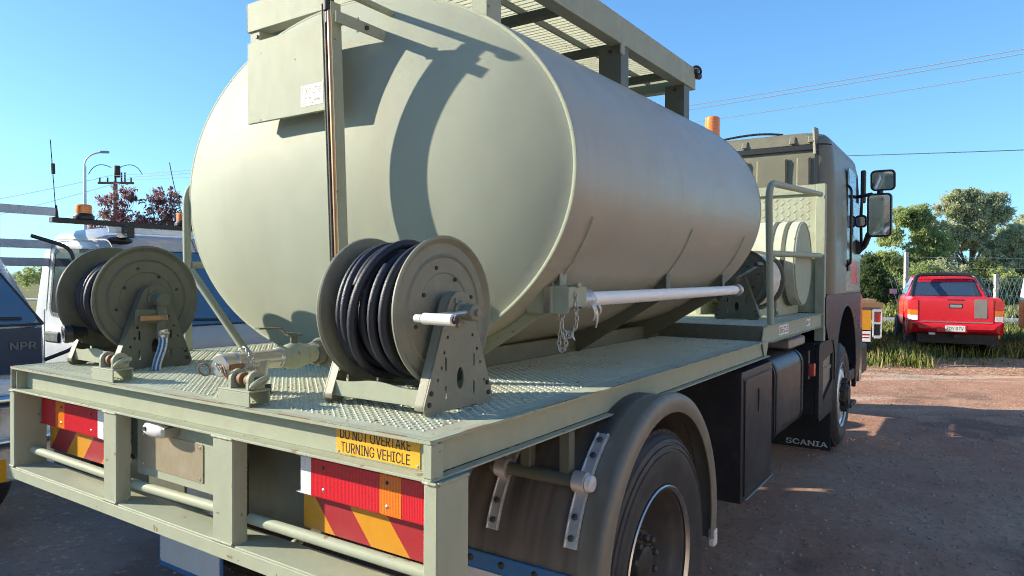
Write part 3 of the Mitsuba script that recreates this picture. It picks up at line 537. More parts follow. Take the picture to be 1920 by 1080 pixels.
# ---- mudguard, brackets, flap
GC = np.array([0, 1.28, -.66]); sw = (math.radians(9), math.radians(-193))
for s in (1, -1):
    g = thing('mudguard', ('near' if s > 0 else 'far') + ' side plastic rear mudguard', parent=TT)
    o = GC * [1, 1, 1]
    pr = [(.592, .775), (.60, .77), (.603, 1.0), (.603, 1.27)]
    add('skin', lathe(pr + [(.6, 1.271), (.596, 1.27), (.594, .78)], o, (s, 0, 0), 56, sweep=sw if s > 0 else (math.pi - sw[0], math.pi - sw[1])), 'guard_plastic', g)
    lp = [(.600, 1.2705), (.603, 1.30), (.612, 1.33), (.618, 1.348), (.612, 1.364), (.598, 1.372), (.575, 1.375), (.552, 1.372), (.540, 1.367), (.540, 1.362), (.575, 1.366), (.59, 1.33), (.592, 1.28)]
    add('lip', lathe(lp, o, (s, 0, 0), 64, sweep=sw if s > 0 else (math.pi - sw[0], math.pi - sw[1])), 'guard_lip', g, smooth=50)
    if s < 0: continue
    a = math.radians(193); e = GC + [0, .585 * math.cos(a - math.pi) , .585 * math.sin(a - math.pi) * -1]
    add('end_tab', box(1.345, 1.377, e[1] - .02, e[1] + .028, e[2] - .035, e[2] + .045, .006), 'flap_white', g)
    tube_c = np.array([0, .764, -.285])
    add('bracket_tube', cat([cyl((.88, *tube_c[1:]), (1.27, *tube_c[1:]), .0235, 20)]), DR, g)
    add('tube_end_cap', lathe([(0, .0), (.026, .0), (.029, -.006), (.029, -.02)][::-1], (1.293, *tube_c[1:]), (1, 0, 0), 24), 'white_plastic', g)
    ang = math.degrees(math.atan2(tube_c[2] - GC[2], GC[1] - tube_c[1]))
    for x in (.925, 1.245):
        b = thing('clamp_bracket', 'cast alloy clamp bracket bolted to the mudguard', parent=None) if 0 else None
        br = fresh(g + '__clamp_bracket'); tag(br, 'cast alloy clamp bracket bolted to the mudguard')
        rr = []
        for da, w in ((-20, .024), (20, .024)):
            t0, t1 = math.radians(ang + (da if da < 0 else 1)), math.radians(ang + (da if da > 0 else -1))
            rr.append(lathe([(.604, x - w), (.612, x - w), (.614, x - w + .004), (.614, x + w - .004), (.612, x + w), (.604, x + w), (.604, x - w)], GC, (1, 0, 0), 8, sweep=(-t0, -t1)))
            rr += [lathe([(.613, x + q), (.619, x + q + .002), (.619, x + q + .005), (.613, x + q + .007)], GC, (1, 0, 0), 8, sweep=(-t0, -t1)) for q in (-w, w - .007)]
        rr.append(ring((x - .02, *tube_c[1:]), (1, 0, 0), .0236, .036, .046, 28))
        scene[br] = mikit.ply(cat(rr), 'cast_alloy', smooth=30)
        for da in (-17, -10.5, 10.5, 17):
            t = math.radians(ang + da); n = np.array([0, -math.cos(t), math.sin(t)])
            add('bolt', lathe([(.011, -.001), (.011, .006), (.006, .009), (0, .009)], GC + [x, 0, 0] + n * .614, n, 10), 'hub_iron', g)
    for x0, x1 in ((1.005, 1.045), (1.165, 1.205)): add('hanger_strut', cat([box(x0, x1, .756, .762, -.265, -.1075), box(x1 - .005, x1, .762, .795, -.265, -.1075)]), DR, g)
for s in (1, -1):
    fx0, fx1 = (.80, 1.315) if s > 0 else (-1.22, -.66)
    y0 = .672
    f = thing('mud_flap', 'blue mud flap with a white panel behind the ' + ('right' if s > 0 else 'left') + ' rear wheel', parent=TT)
    add('sheet', box(fx0, fx1, y0, y0 + .008, -1.12, -.575), 'blue_rubber', f)
    add('white_panel', plate(rrect(fx0 + .02, -1.09, fx1 - .02, -.638, .015), 'xz', y0 - .0045, .004), 'flap_white', f)
    for x in np.linspace(fx0 + .045, fx1 - .06, 4): add('bolt', lathe([(0, -.009), (.008, -.008), (.013, -.002), (.013, .001)], (x, y0, -.604), (0, 1, 0), 12), 'dark_iron', f)

# ---- wheels
def wheel(name, lab, c, x, s, R, tread, rimprof, width=.26, hubs=True):
    k = thing(name, lab, parent=TT)
    o = np.array([0, *c]); q = R / .55
    tp = [(.325, 0), (.335, .008), (.36, .012), (.40, .022), (.435, .026), (.462, .024), (.464, .019), (.474, .017), (.476, .021), (.487, .018), (.489, .012), (.498, .010), (.500, .014), (.512, .009), (.516, .002), (.524, -.004), (.53, -.012), (.5415, -.03)]
    gr = []
    for gx in (-.075, -.13, -.185): gr += [(.5455, gx + .008), (.534, gx + .006), (.534, gx - .006), (.5455, gx - .008)]
    back = [(.5415, -width + .03), (.52, -width), (.45, -width - .015), (.33, -width)]
    add('tyre', lathe([(r * q, s * (x + d)) for r, d in tp + [(.545, -.04)] + gr + back], o, (1, 0, 0), 88), 'rubber', k, smooth=28)
    n = 64; bl = []
    for i in range(n):
        a = 2 * math.pi * i / n; ca, sa = math.cos(a), math.sin(a)
        b = box(-.021, .021, -.0225, .0225, -.018, .0045, .003)
        v = b.vertices.copy(); v[:, 0] += (x - .04) * s; r = .545 * q + v[:, 2]; ang = a + v[:, 1] / (.545 * q)
        b.vertices = np.c_[v[:, 0], c[0] + r * np.cos(ang), c[1] + r * np.sin(ang)]; bl.append(b)
    add('tread_blocks', cat(bl), 'tread_rubber', k, smooth=False, kind='stuff')
    rp, hub = rimprof
    add('rim', lathe([(r, s * (x + d)) for r, d in rp], o, (1, 0, 0), 64), 'rim_dark', k, smooth=35)
    add('rim_edge', lathe([(r, s * (x + d)) for r, d in [(.316, -.004), (.326, .003), (.33, .012), (.325, .017), (.318, .012), (.312, .002)]], o, (1, 0, 0), 64), 'steel', k)
    if hubs: add('disc', lathe([(r, s * (x + d)) for r, d in [(.241, -.186), (.225, -.188), (.20, -.165), (.17, -.125), (.13, -.12), (0, -.12)]], o, (1, 0, 0), 48), 'hub_iron', k)
    add('hub', lathe([(r, s * (x + d)) for r, d in hub], o, (1, 0, 0), 36), 'dark_iron', k)
    for i in range(10):
        a = 2 * math.pi * i / 10 + .2; r = .110 if hubs else .155
        p = o + [s * (x + (-.084 if hubs else .0)), r * math.cos(a), r * math.sin(a)]
        add('wheel_nut', lathe([(.017, -.002), (.017, .012), (.0135, .014), (.0135, .034), (.009, .04), (0, .04)] if hubs else [(.022, -.002), (.022, .012), (.018, .016), (.018, .055), (.010, .066), (0, .066)], p, (s, 0, 0), 12), 'hub_iron' if hubs else 'dark_iron', k)
    return k, o
rear = ([(.322, -.004), (.308, -.012), (.30, -.05), (.285, -.07), (.278, -.15), (.262, -.178), (.24, -.185)], [(.146, -.165), (.144, -.10), (.136, -.085), (.082, -.08), (.076, -.055), (.055, -.045), (0, -.045)])
wheel('rear_wheel', 'right rear wheel with a deep dished rim', (1.275, -.745), 1.325, 1, .55, 0, rear)
wheel('rear_wheel', None, (1.275, -.745), 1.325, -1, .55, 0, rear)
for s in (1, -1): add('inner_tyre', lathe([(.3, s * .79), (.5, s * .78), (.55, s * .83), (.55, s * 1.0), (.5, s * 1.035), (.3, s * 1.02)], (0, 1.275, -.745), (1, 0, 0), 48), 'tread_rubber', TT)
front = ([(.322, -.004), (.30, -.012), (.285, -.03), (.265, -.015), (.24, .005), (.20, .012), (.14, .006), (0, .006)], [(.125, .004), (.12, .03), (.10, .075), (.095, .08), (.0, .085)])
fw, o = wheel('front_wheel', 'front wheel with a pale rim and black nut covers', (6.45, -.77), 1.235, 1, .53, 0, front, hubs=False)
scene[fw + '__rim']['bsdf'] = {'type': 'ref', 'id': 'cast_alloy'}
t = np.arange(40) * 2 * np.pi / 40
add('nut_guard_ring', cat([tube(np.c_[np.full(40, 1.297), o[1] + .155 * np.cos(t), o[2] + .155 * np.sin(t)], .010, 6, closed=True)]), 'dark_iron', fw)
wheel('front_wheel', None, (6.45, -.77), 1.195, -1, .53, 0, front, hubs=False)

# ---- side equipment
tbx = thing('tool_box', 'tall black steel tool box below the tray', parent=TT)
add('case', box(.62, 1.232, 2.79, 3.525, -.915, -.142, .004), 'black_box', tbx)
dd = add('door', box(1.234, 1.243, 2.84, 3.455, -.885, -.19, .004), 'black_box', tbx)
add('door_seal', box(1.2325, 1.2338, 2.828, 3.467, -.897, -.178, 0), 'ink_black', tbx)
add('latch', cat([box(1.243, 1.249, 3.12, 3.145, -.42, -.27, .002)] + [cyl((1.249, 3.1325, z), (1.253, 3.1325, z), .005, 8) for z in (-.29, -.315, -.335, -.36)]), 'dark_iron', dd)
add('drip_ledge', box(1.233, 1.25, 2.85, 3.5, -.907, -.9, .002), 'rim_steel', tbx)
ft = thing('fuel_tank', 'black fuel tank with a tread plate step on top', parent=TT)
sec = rrect(.60, -.74, 1.232, -.135, .12, 8)
add('shell', cat([plate(sec, 'xz', 3.60, .955), plate(sec.buffer(-.012), 'xz', 3.585, .985)]), 'black_box', ft, smooth=40)
for y in (3.63, 4.47): add('strap', plate(sec.buffer(.006).difference(sec), 'xz', y, .05), 'black_plastic', ft)
add('cap', cat([cyl((1.02, 3.80, -.136), (1.02, 3.80, -.10), .055, 20, ch=.006), box(.985, 1.055, 3.79, 3.81, -.101, -.09)]), 'black_plastic', ft)
st = add('step', cat([box(.72, 1.20, 4.22, 4.78, -.125, -.05, .012)]), 'rim_steel', ft, 'worn grey step on the fuel tank')
for x in np.linspace(.76, 1.16, 9): add('step_rib', box(x - .008, x + .008, 4.225, 4.775, -.0495, -.044, .002), 'rim_steel', ft)
bc = thing('battery_cover', 'black plastic battery cover with a recessed panel', parent=TT)
pc = rrect(5.22, -.85, 6.07, -.155, .07, 6)
win = Polygon([(5.42, -.70), (5.42, -.33), (5.93, -.285), (5.93, -.55)])
add('shell', cat([plate(pc.difference(win), 'yz', 1.205, .03), box(.72, 1.2045, 5.225, 5.24, -.80, -.19, .006), box(.7, 1.2045, 5.24, 6.0, -.235, -.16, .02), box(.7, 1.2, 5.24, 6.0, -.8, -.24)]), 'black_plastic', bc, smooth=35)
add('recess', plate(win.buffer(.004), 'yz', 1.2055, .006), 'guard_lip', bc)
add('recess_bar', box(1.212, 1.222, 5.46, 5.93, -.44, -.405, .003), 'guard_lip', bc)
add('side_marker', box(1.19, 1.236, 5.0, 5.05, -.42, -.31, .006), 'red_lens', bc, 'small red side marker lamp')
add('bracket', box(.8, 1.19, 4.995, 5.055, -.45, -.2), 'black_box', bc)

# unseen far side boxes, placed to block low sun under the truck
fb = thing('far_side_box', 'unseen black boxes below the far side of the tray, blocking low sun under the truck', parent=TT)
add('tool_box', box(-1.23, -.62, 1.93, 3.30, -.93, -.12, .004), 'black_box', fb)
add('air_tank', plate(affinity.scale(sec, -1, 1, origin=(0, 0)), 'xz', 3.72, 1.5), 'black_box', fb)
add('side_guard', box(-1.23, -1.19, 5.25, 6.0, -.9, -.1), 'black_plastic', fb)
# ---- cab
cab = thing('cab', 'drab green truck cab with ribbed rear wall', parent=TT)
def rbox(hx, y0, y1, r, n=10):
    g = rrect(-hx, y0, hx, y1, r, n).exterior.coords; return np.array(g)[:-1][:, :2]
def cabring(z, inset, r=.16): return np.c_[rbox(1.245 - inset, 5.86 + inset * .6, 7.86 - inset * 2.2, r), np.full(len(rbox(1.245 - inset, 5.86 + inset * .6, 7.86 - inset * 2.2, r)), z)]
lv = [(.27, .0), (.95, .0), (1.45, .02), (1.66, .04), (1.715, .05)]
roofs = [(1.722, .055), (1.75, .06), (1.79, .08), (1.825, .12), (1.845, .19), (1.855, .30), (1.86, .6), (1.862, 1.0)]
add('body', loft([cabring(z, i) for z, i in lv][::1], True), 'cab_paint', cab, smooth=45)
def roofring(z, i):
    hx, a, b = 1.245 - i, 5.83 + i * .5, 7.86 - i * 1.2
    q = rbox(max(hx, .2), a, max(b, a + .3), min(.16, hx * .9)); return np.c_[q, np.full(len(q), z)]
add('roof_cap', loft([roofring(z, i) for z, i in roofs], True), 'cab_paint', cab, smooth=45)
yb = 5.857
for x0, x1 in ((.88, 1.045), (.50, .83), (.05, .44), (-.5, -.0), (-1.0, -.55)):
    add('rear_rib', hull([(x, y, z) for x, dx in ((x0, .018), (x1, -.018)) for z, dz in ((.3, .02), (1.60, -.02)) for x, y, z in ((x, yb + .004, z), (x + dx, yb - .022, z + dz))]), 'cab_paint', cab)
add('roof_gap', box(-1.1, 1.1, yb - .006, yb + .002, 1.665, 1.718), 'dark_trim', cab)  # dark strip standing in for the shaded seam under the roof cap
for x in (.40, .86, 1.03): add('roof_rib', hull([(x - .03, 5.845, 1.73), (x + .03, 5.845, 1.73), (x - .03, 5.87, 1.8), (x + .03, 5.87, 1.8), (x - .02, 5.83, 1.735), (x + .02, 5.83, 1.735), (x - .02, 5.86, 1.80), (x + .02, 5.86, 1.80)]), 'cab_paint', cab)
add('roof_strip', tube(spline([(-.6, 5.93, 1.845), (.2, 5.92, 1.862), (.62, 5.93, 1.87), (.75, 5.95, 1.85)]), .012, 6), 'dark_trim', cab)
add('corner_deflector', cat([hull([(1.05, 5.845, 1.62), (1.075, 5.835, 1.62), (1.045, 5.835, 1.86), (1.06, 5.83, 1.875), (1.085, 5.90, 1.872), (1.11, 5.93, 1.62)])]), 'cab_paint', cab)
add('corner_groove', box(1.062, 1.10, 5.852, 5.862, .3, 1.66), 'dark_trim', cab)
add('sun_visor', hull([(-1.1, 7.75, 1.70), (1.1, 7.75, 1.70), (1.18, 7.7, 1.56), (-1.18, 7.7, 1.56), (-1.1, 7.95, 1.58), (1.1, 7.95, 1.58)]), 'dark_trim', cab)
sd = Polygon([(6.62, .28), (7.72, .28), (7.62, .95), (7.40, 1.60), (6.70, 1.60)])
dr2 = add('door', plate(sd.buffer(-.01), 'yz', 1.236, .010), 'cab_gloss', cab, 'glossy cab door')
add('window', plate(Polygon([(6.76, .92), (7.60, .86), (7.36, 1.55), (6.76, 1.55)]), 'yz', 1.2462, .002), 'tinted_glass', dr2)
add('handle', cat([box(1.246, 1.262, 6.68, 6.80, .50, .62, .006)]), 'dark_trim', dr2)
add('door_decal', plate(rrect(6.95, .36, 7.45, .62, .03), 'yz', 1.2462, .0012), 'red_gloss', dr2)  # reflection of the red vehicle, painted on as a patch
add('grab_rail', tube(bend([(1.243, 6.62, .55), (1.29, 6.60, .58), (1.29, 6.60, 1.35), (1.243, 6.62, 1.4)], .03), .013, 8), 'dark_trim', cab)
add('side_gasket', box(1.246, 1.30, 7.62, 7.68, 1.30, 1.68, .012), 'dark_trim', cab)
ap = [(5.47, .245), (5.56, .275), (6.30, .275), (6.45, .255), (6.9, .262), (7.75, .262), (7.75, -.45), (7.45, -.62)]
op = unary_union([Point(6.74, -.56).buffer(.70, 24), sbox(6.04, -1.3, 7.44, -.56)])
arch = Polygon([(5.47, .245), (5.56, .272), (7.78, .262), (7.78, -.62), (7.30, -.9), (6.0, -.9), (6.0, -.30), (5.9, -.17), (5.62, -.145), (5.47, .0)]).difference(op)
add('wheel_arch', cat([plate(arch, 'yz', 1.20, .045), lathe([(.705, .7), (.700, 1.19), (.69, 1.246), (.70, 1.25), (.72, 1.24)], (0, 6.74, -.56), (1, 0, 0), 40, sweep=(math.radians(0), math.radians(-180)))]), 'fender_plastic', cab, smooth=40)
add('arch_top', hull([(x, y, z) for x in (.7, 1.22) for y, z in ((5.50, .0), (5.50, .24), (5.60, .272), (6.05, .27), (6.05, .1))]), 'fender_plastic', cab)
add('bumper', hull([(x, y, z) for x in (-1.235, 1.235) for y, z in ((7.80, -.80), (7.80, .26), (8.02, .2), (8.06, -.5), (8.0, -.8))]), 'cab_gloss', cab)
add('fog_lamp_bracket', cat([box(1.05, 1.232, 7.79, 8.55, -.76, -.40, .02)]), 'black_plastic', cab)
add('entry_step', cat([box(1.10, 1.235, 7.0, 7.5, -.72, -.60, .01), box(1.12, 1.26, 7.02, 7.42, -1.0, -.96, .008), box(1.14, 1.2, 7.1, 7.14, -.96, -.7), box(1.14, 1.2, 7.34, 7.38, -.96, -.7)]), 'black_plastic', cab)
fl = add('front_flap', box(.66, 1.235, 5.86, 5.872, -1.235, -.62, .003), 'black_plastic', cab, 'black mud flap lettered SCANIA behind the front wheel')
add('lettering', text('SCANIA', .05, 'rear', (.83, 5.8595, -1.205), .38), 'cast_alloy', fl, smooth=False)
add('headlamp', box(.8, 1.2, 7.9, 8.03, -.35, -.1, .03), 'clear_lens', cab)
# mirrors
mr = thing('mirror_set', 'black door mirrors on a tubular arm', parent=TT)
def mirror(x0, x1, y, z0, z1, d, tiltx=5., nm='main_mirror'):
    g = rrect(x0, z0, x1, z1, .045, 6)
    sh = hull(np.vstack([np.c_[np.array(q.exterior.coords)[:, 0], np.full(len(q.exterior.coords), yy), np.array(q.exterior.coords)[:, 1]] for q, yy in ((g, y), (g.buffer(.006), y + .03), (g.buffer(-.03), y + d))]))
    M_ = trimesh.transformations.rotation_matrix(math.radians(tiltx), [1, 0, 0], [x0, y, (z0 + z1) / 2]); sh.apply_transform(M_)
    k = add(nm, sh, 'dark_trim', mr, smooth=35)
    m = plate(g.buffer(-.016), 'xz', y - .002, .0015).apply_transform(M_)
    add('glass' if tiltx == 5 else 'wide_glass', m, 'mirror_glass', k, smooth=False)
mirror(1.395, 1.625, 6.98, .87, 1.325, .12)
mirror(1.425, 1.655, 6.95, 1.355, 1.565, .10, 11., nm='wide_mirror')
mirror(1.275, 1.335, 7.2, .99, 1.12, .05, nm='kerb_mirror')
add('arm', cat([tube(bend([(1.25, 7.35, 1.34), (1.30, 7.30, 1.345), (1.42, 7.08, 1.335)], .05), .020, 10), tube(bend([(1.25, 7.4, .72), (1.34, 7.3, .80), (1.40, 7.08, .90)], .05), .032, 12), cyl((1.51, 7.03, 1.32), (1.51, 7.03, 1.37), .03, 12), tube([(1.30, 7.3, 1.36), (1.295, 7.32, 1.0), (1.30, 7.35, .75)], .015, 8)]), 'dark_trim', mr)
add('mirror_shoulder', hull([(1.23, 7.3, .70), (1.23, 7.6, .70), (1.35, 7.3, .76), (1.35, 7.4, .78), (1.23, 7.3, .88), (1.23, 7.5, .86)]), 'dark_trim', mr)
# beacon
bn = thing('roof_beacon', 'orange rotating beacon on the cab roof', parent=TT)
add('lens', lathe([(0, 0), (.083, 0), (.083, .20), (.075, .225), (.055, .232), (0, .234)], (-.14, 6.5, 2.015), (0, 0, 1), 28), 'beacon_amber', bn)
add('base', lathe([(0, 0), (.10, 0), (.10, .12), (.088, .165), (0, .165)], (-.14, 6.5, 1.85), (0, 0, 1), 24), 'dark_trim', bn)

# ---- the white pipe carried along the tank, and its bracket and chain
pb = thing('pipe_bracket', 'sage plate bracket holding the rear end of the white pipe', parent=TT)
add('plate', cat([plate(rrect(.90, .275, 1.088, .382, .016), 'xz', .955, .006), box(.985, 1.02, .945, .955, .277, .38, .001)]), S, pb)
add('clip', cat([box(1.03, 1.088, .961, 1.10, .30, .306), box(1.082, 1.088, .961, 1.10, .306, .378), cyl((1.02, 1.06, .372), (1.10, 1.02, .385), .010, 12)]), S, pb)
add('stud', cyl((1.0, .99, .38), (1.0, .99, .45), .006, 8), 'steel', pb)
add('stud_strip', box(.986, 1.012, .9435, .945, .277, .38, 0), 'steel', pb)
wp = thing('white_pipe', 'white plastic pipe strapped along the tank above the tray', 'pipe')
add('tube', cyl((1.05, 1.11, .325), (1.05, 3.33, .338), .0295, 24, ch=.004), 'pvc_white', wp)
def wrap(y0, y1, seed):
    t = np.linspace(0, 2 * np.pi, 28, endpoint=False); rings = []
    for i, y in enumerate(np.linspace(y0, y1, 14)):
        r = .031 + .012 * meshkit.fbm(np.c_[np.cos(t) * 1.5, np.sin(t) * 1.5, np.full(28, y * 30 + seed)], 3, seed)
        rings.append(np.c_[1.05 + r * np.cos(t), np.full(28, y), .326 + (y - 1.1) * .006 + r * np.sin(t)])
    n = 28; f = []
    for i in range(13):
        for j in range(n):
            l = (j + 1) % n; f += [(i * n + j, (i + 1) * n + l, i * n + l), (i * n + j, (i + 1) * n + j, (i + 1) * n + l)]
    return tm(np.vstack(rings), f)
for y0, y1, sd_ in ((1.085, 1.19, 2), (3.27, 3.345, 5)): add('tape_wrap', wrap(y0, y1, sd_), 'tape_foil', wp, smooth=True)
for i, (y, x, L) in enumerate(((1.17, 1.08, .10), (1.19, 1.085, .05), (1.15, 1.08, .07))):
    P0 = np.array([x, y, .31]); pts = spline([P0, P0 + [.012, .01, -.35 * L], P0 + [.004, .016, -L]], 6)
    w = np.linspace(.009, .003, len(pts)) ; a = np.array([.25, .97, 0.])
    vv = np.vstack([pts + a * w[:, None], pts - a * w[:, None], pts + a * w[:, None] + [.002, 0, 0], pts - a * w[:, None] + [.002, 0, 0]]); n = len(pts)
    f = []
    for q in range(n - 1):
        for b0, b1 in ((0, n), (n, 3 * n), (3 * n, 2 * n), (2 * n, 0)): f += [(b0 + q, b1 + q, b1 + q + 1), (b0 + q, b1 + q + 1, b0 + q + 1)]
    add('tape_end', tm(vv, f), 'tape_foil', wp, smooth=False)
for s0 in (3.30,): add('wire_tie', torus((1.05, s0, .337), (0, 1, 0), .04, .003), 'steel', wp)
cn = thing('hanging_chain', 'short steel chain hanging in loops from the pipe bracket', 'chain')
chain([(1.094, 1.0, .345), (1.098, 1.0, .27), (1.088, .995, .21), (1.06, .99, .18), (1.04, .985, .23), (1.03, .98, .28)], .0135, .0027, 'steel', cn)
chain([(1.035, .985, .275), (1.035, .985, .2), (1.045, .985, .135), (1.055, .985, .14), (1.06, .985, .21), (1.075, .99, .2), (1.09, .995, .175)], .0135, .0027, 'steel', cn)
# ================================================================ the yard and what stands in it
U, Wd = np.array([RIGHT[0], RIGHT[1]]) / np.hypot(*RIGHT[:2]), np.array([FWD[0], FWD[1]]) / np.hypot(*FWD[:2])
def yard(s, d, z=0.):
    """s metres to the right and d metres ahead of where the photographer stood, z above the yard"""
    p = np.array(EYE[:2]) + U * s + Wd * d; return np.array([p[0], p[1], GZ + z])
def toward(az):  # heading az degrees clockwise from the way the photographer faced
    a = math.radians(az); h = Wd * math.cos(a) + U * math.sin(a); return math.atan2(h[1], h[0]) - math.pi / 2
YAW = toward(0)

# ---- ground
def gcol(p, n, uv):
    x, y = p.x, p.y
    a, b, c = fbm(x * .35, y * .35, 0., 4), fbm(x * 3.1 + 7, y * 3.1, 0., 4), fbm(x * 34, y * 34, 0., 3)
    s = (x - EYE[0]) * float(U[0]) + (y - EYE[1]) * float(U[1])
    red = smoothstep(-2.6, .4, s + 1.6 * (a - .5))
    col = mix(mix((.10, .098, .10), (.165, .155, .15), b), mix((.25, .122, .082), (.345, .212, .148), b), red)
    col = mix(col, (.36, .27, .20), smoothstep(.52, .78, a) * .6)
    col = mix(col, (.09, .06, .05), smoothstep(.60, .74, fbm(x * 1.3, y * 1.3, 3., 4)) * .55)
    col = mix(col, (.40, .34, .29), smoothstep(.68, .78, c) * .4 * smoothstep(.4, .6, b))
    d = (y - EYE[1]) * float(Wd[1]) + (x - EYE[0]) * float(Wd[0])
    pale = smoothstep(.52, .66, fbm(s * .45, d * 3.2, 5., 4)) * smoothstep(8.5, 10.5, d) * smoothstep(13.2, 12.2, d)   # scraped pale streaks across the yard
    col = mix(col, (.52, .45, .37), pale * .35)
    rut = smoothstep(.35, .0, dr.abs(d - 10.4 - .5 * (fbm(s * .3, 2., 0., 2) - .5))) + smoothstep(.3, .0, dr.abs(d - 8.6 - .5 * (fbm(s * .3, 9., 0., 2) - .5)))
    col = mix(col, (.17, .10, .075), rut * .4 * smoothstep(.4, .6, fbm(s * 2., d * 7., 1., 3)))
    return mix(col, (.07, .055, .048), smoothstep(.36, .28, c) * .3)
mat('yard_dirt', gcol, .9, spec=.2, bump=(lambda p, n, uv: fbm(p.x * 16, p.y * 16, 0., 4) * .7 + .3 * fbm(p.x * 60, p.y * 60, 0., 2), .013, .003))
mat('verge_soil', lambda p, n, uv: mix((.16, .15, .06), (.30, .26, .12), fbm(p.x * .8, p.y * .8, 0., 4)), .95, spec=.1)
mat('road_tar', lambda p, n, uv: mix((.16, .16, .165), (.22, .215, .21), fbm(p.x * .6, p.y * .6, 0., 4)), .9, spec=.2)
mat('concrete', worn((.5, .47, .42), (.35, .3, .24), .4, 2.), .85)
xs = np.r_[-1500, -300, -80, np.linspace(-14, 16, 150), 80, 300, 1500]; ys_ = np.r_[-1500, -200, -20, np.linspace(-6, 24, 150), 80, 300, 1500]
X, Y = np.meshgrid(xs, ys_, indexing='ij')
near = (np.abs(X) < 20) & (np.abs(Y) < 30)
Zg = GZ + np.where(near, (meshkit.fbm(np.stack([X * .5, Y * .5, X * 0], -1), 4, 11) - .5) * .035, 0)
n1 = len(ys_); I = np.arange(len(xs) - 1)[:, None] * n1 + np.arange(n1 - 1)[None]; I = I.ravel()
gm = tm(np.stack([X, Y, Zg], -1).reshape(-1, 3), np.vstack([np.c_[I, I + n1, I + n1 + 1], np.c_[I, I + n1 + 1, I + 1]]))
add('ground', gm, 'yard_dirt', None, 'reddish brown dirt yard, greyer gravel on the left', smooth=True, kind='structure')
def strip(s0, s1, d0, d1, z0, z1): return move(box(s0, s1, d0, d1, z0, z1, min(.01, .3 * (z1 - z0))), EYE[0], EYE[1], GZ, rz=YAW)
add('verge', strip(-300, 300, 18.5, 220, -.2, .03), 'verge_soil', None, 'grassy verge on both sides of the road beyond the fence', kind='structure')
add('road', strip(-300, 300, 24.2, 30.5, -.1, .045), 'road_tar', None, 'grey sealed road beyond the fence', kind='structure')
add('kerb', strip(-300, 300, 44., 46.5, -.1, .12), 'concrete', None, 'pale kerb and path on the far side of the road', kind='structure')
# pebbles
N = 16000; r_ = np.random.default_rng(5)
px = np.stack([r_.uniform(-2, 8, N), r_.uniform(1.5, 13, N)], 1) ; pw = np.array([yard(*q)[:2] for q in px])
oct_ = trimesh.creation.icosahedron(); sz = .004 + .011 * r_.random(N) ** 3
pv = oct_.vertices[None] * (sz[:, None, None] * np.array([1, 1, .6])) * r_.uniform(.7, 1.3, (N, 12, 1))
pv[..., :2] += pw[:, None]; pv[..., 2] += GZ + (meshkit.fbm(np.c_[pw * .5, pw[:, :1] * 0], 4, 11) - .5)[:, None] * .035 + .002
mat('pebble', lambda p, n, uv: mix((.16, .11, .085), (.42, .33, .26), cell_rand(p.x * 40, p.y * 40, 1.)), .85)
add('gravel', tm(pv.reshape(-1, 3), (oct_.faces[None] + 12 * np.arange(N)[:, None, None]).reshape(-1, 3)), 'pebble', None, 'loose small stones on the dirt yard', smooth=False, kind='stuff', cat_='gravel')

# ---- grass
mat('grass_blade', lambda p, n, uv: mix(mix((.075, .105, .02), (.17, .20, .045), noise(p.x * 3, p.y * 3, 0.)), (.36, .31, .13), smoothstep(.4, .8, noise(p.x * 7, p.y * 7, 1.)) * .75), .6, spec=.2)
def blades(n, s0, s1, d0, d1, h, dens, seed, w=.012):
    g = np.random.default_rng(seed); c = np.c_[g.uniform(s0, s1, n), g.uniform(d0, d1, n)]
    k = dens(c) > g.random(n); c = c[k]; m = len(c)
    b = np.array([yard(*q) for q in c]); a = g.uniform(0, 6.28, m); hh = h * g.uniform(.35, 1.2, m) * (.6 + .8 * meshkit.noise(np.c_[c * 1.3, c[:, :1] * 0], seed)); ln = g.uniform(.1, .6, m) * hh
    d = np.c_[np.cos(a), np.sin(a), a * 0]; sd = np.c_[-np.sin(a), np.cos(a), a * 0] * (w * g.uniform(.6, 1.3, m))[:, None]
    m1 = b + d * (ln * .35)[:, None] + np.array([0, 0, 1]) * (hh * .6)[:, None]; tp = b + d * ln[:, None] + np.array([0, 0, 1]) * hh[:, None]
    v = np.stack([b - sd, b + sd, m1 - sd * .8, m1 + sd * .8, tp], 1).reshape(-1, 3)
    f = np.array([(0, 1, 3), (0, 3, 2), (2, 3, 4)])
    return tm(v, (f[None] + 5 * np.arange(m)[:, None, None]).reshape(-1, 3))
edge = lambda c: np.clip((c[:, 1] - 12.9 + .9 * (meshkit.noise(np.c_[c * .9, c[:, :1] * 0], 3) - .5) - np.where(c[:, 0] > 8.3, .6, 0)) * 1.2, 0, 1) * (.3 + .7 * (meshkit.noise(np.c_[c * 1.6, c[:, :1] * 0], 8) > .38))
add('grass', cat([blades(8000, 5.8, 8.6, 12.4, 16.5, .30, edge, 1), blades(2600, 8.2, 12.5, 12.8, 15.5, .10, lambda c: edge(c) * .6, 2), blades(15000, 8, 15, 15.0, 19, .30, edge, 3), blades(26000, 8, 22, 19, 24, .32, lambda c: c[:, 0] * 0 + .9, 4, .022), blades(14000, 14, 32, 30.6, 44, .3, lambda c: c[:, 0] * 0 + .9, 6, .05)]), 'grass_blade', None, 'tufts of green and dry grass around the red vehicle and along the fence', smooth=False, kind='stuff', cat_='grass')

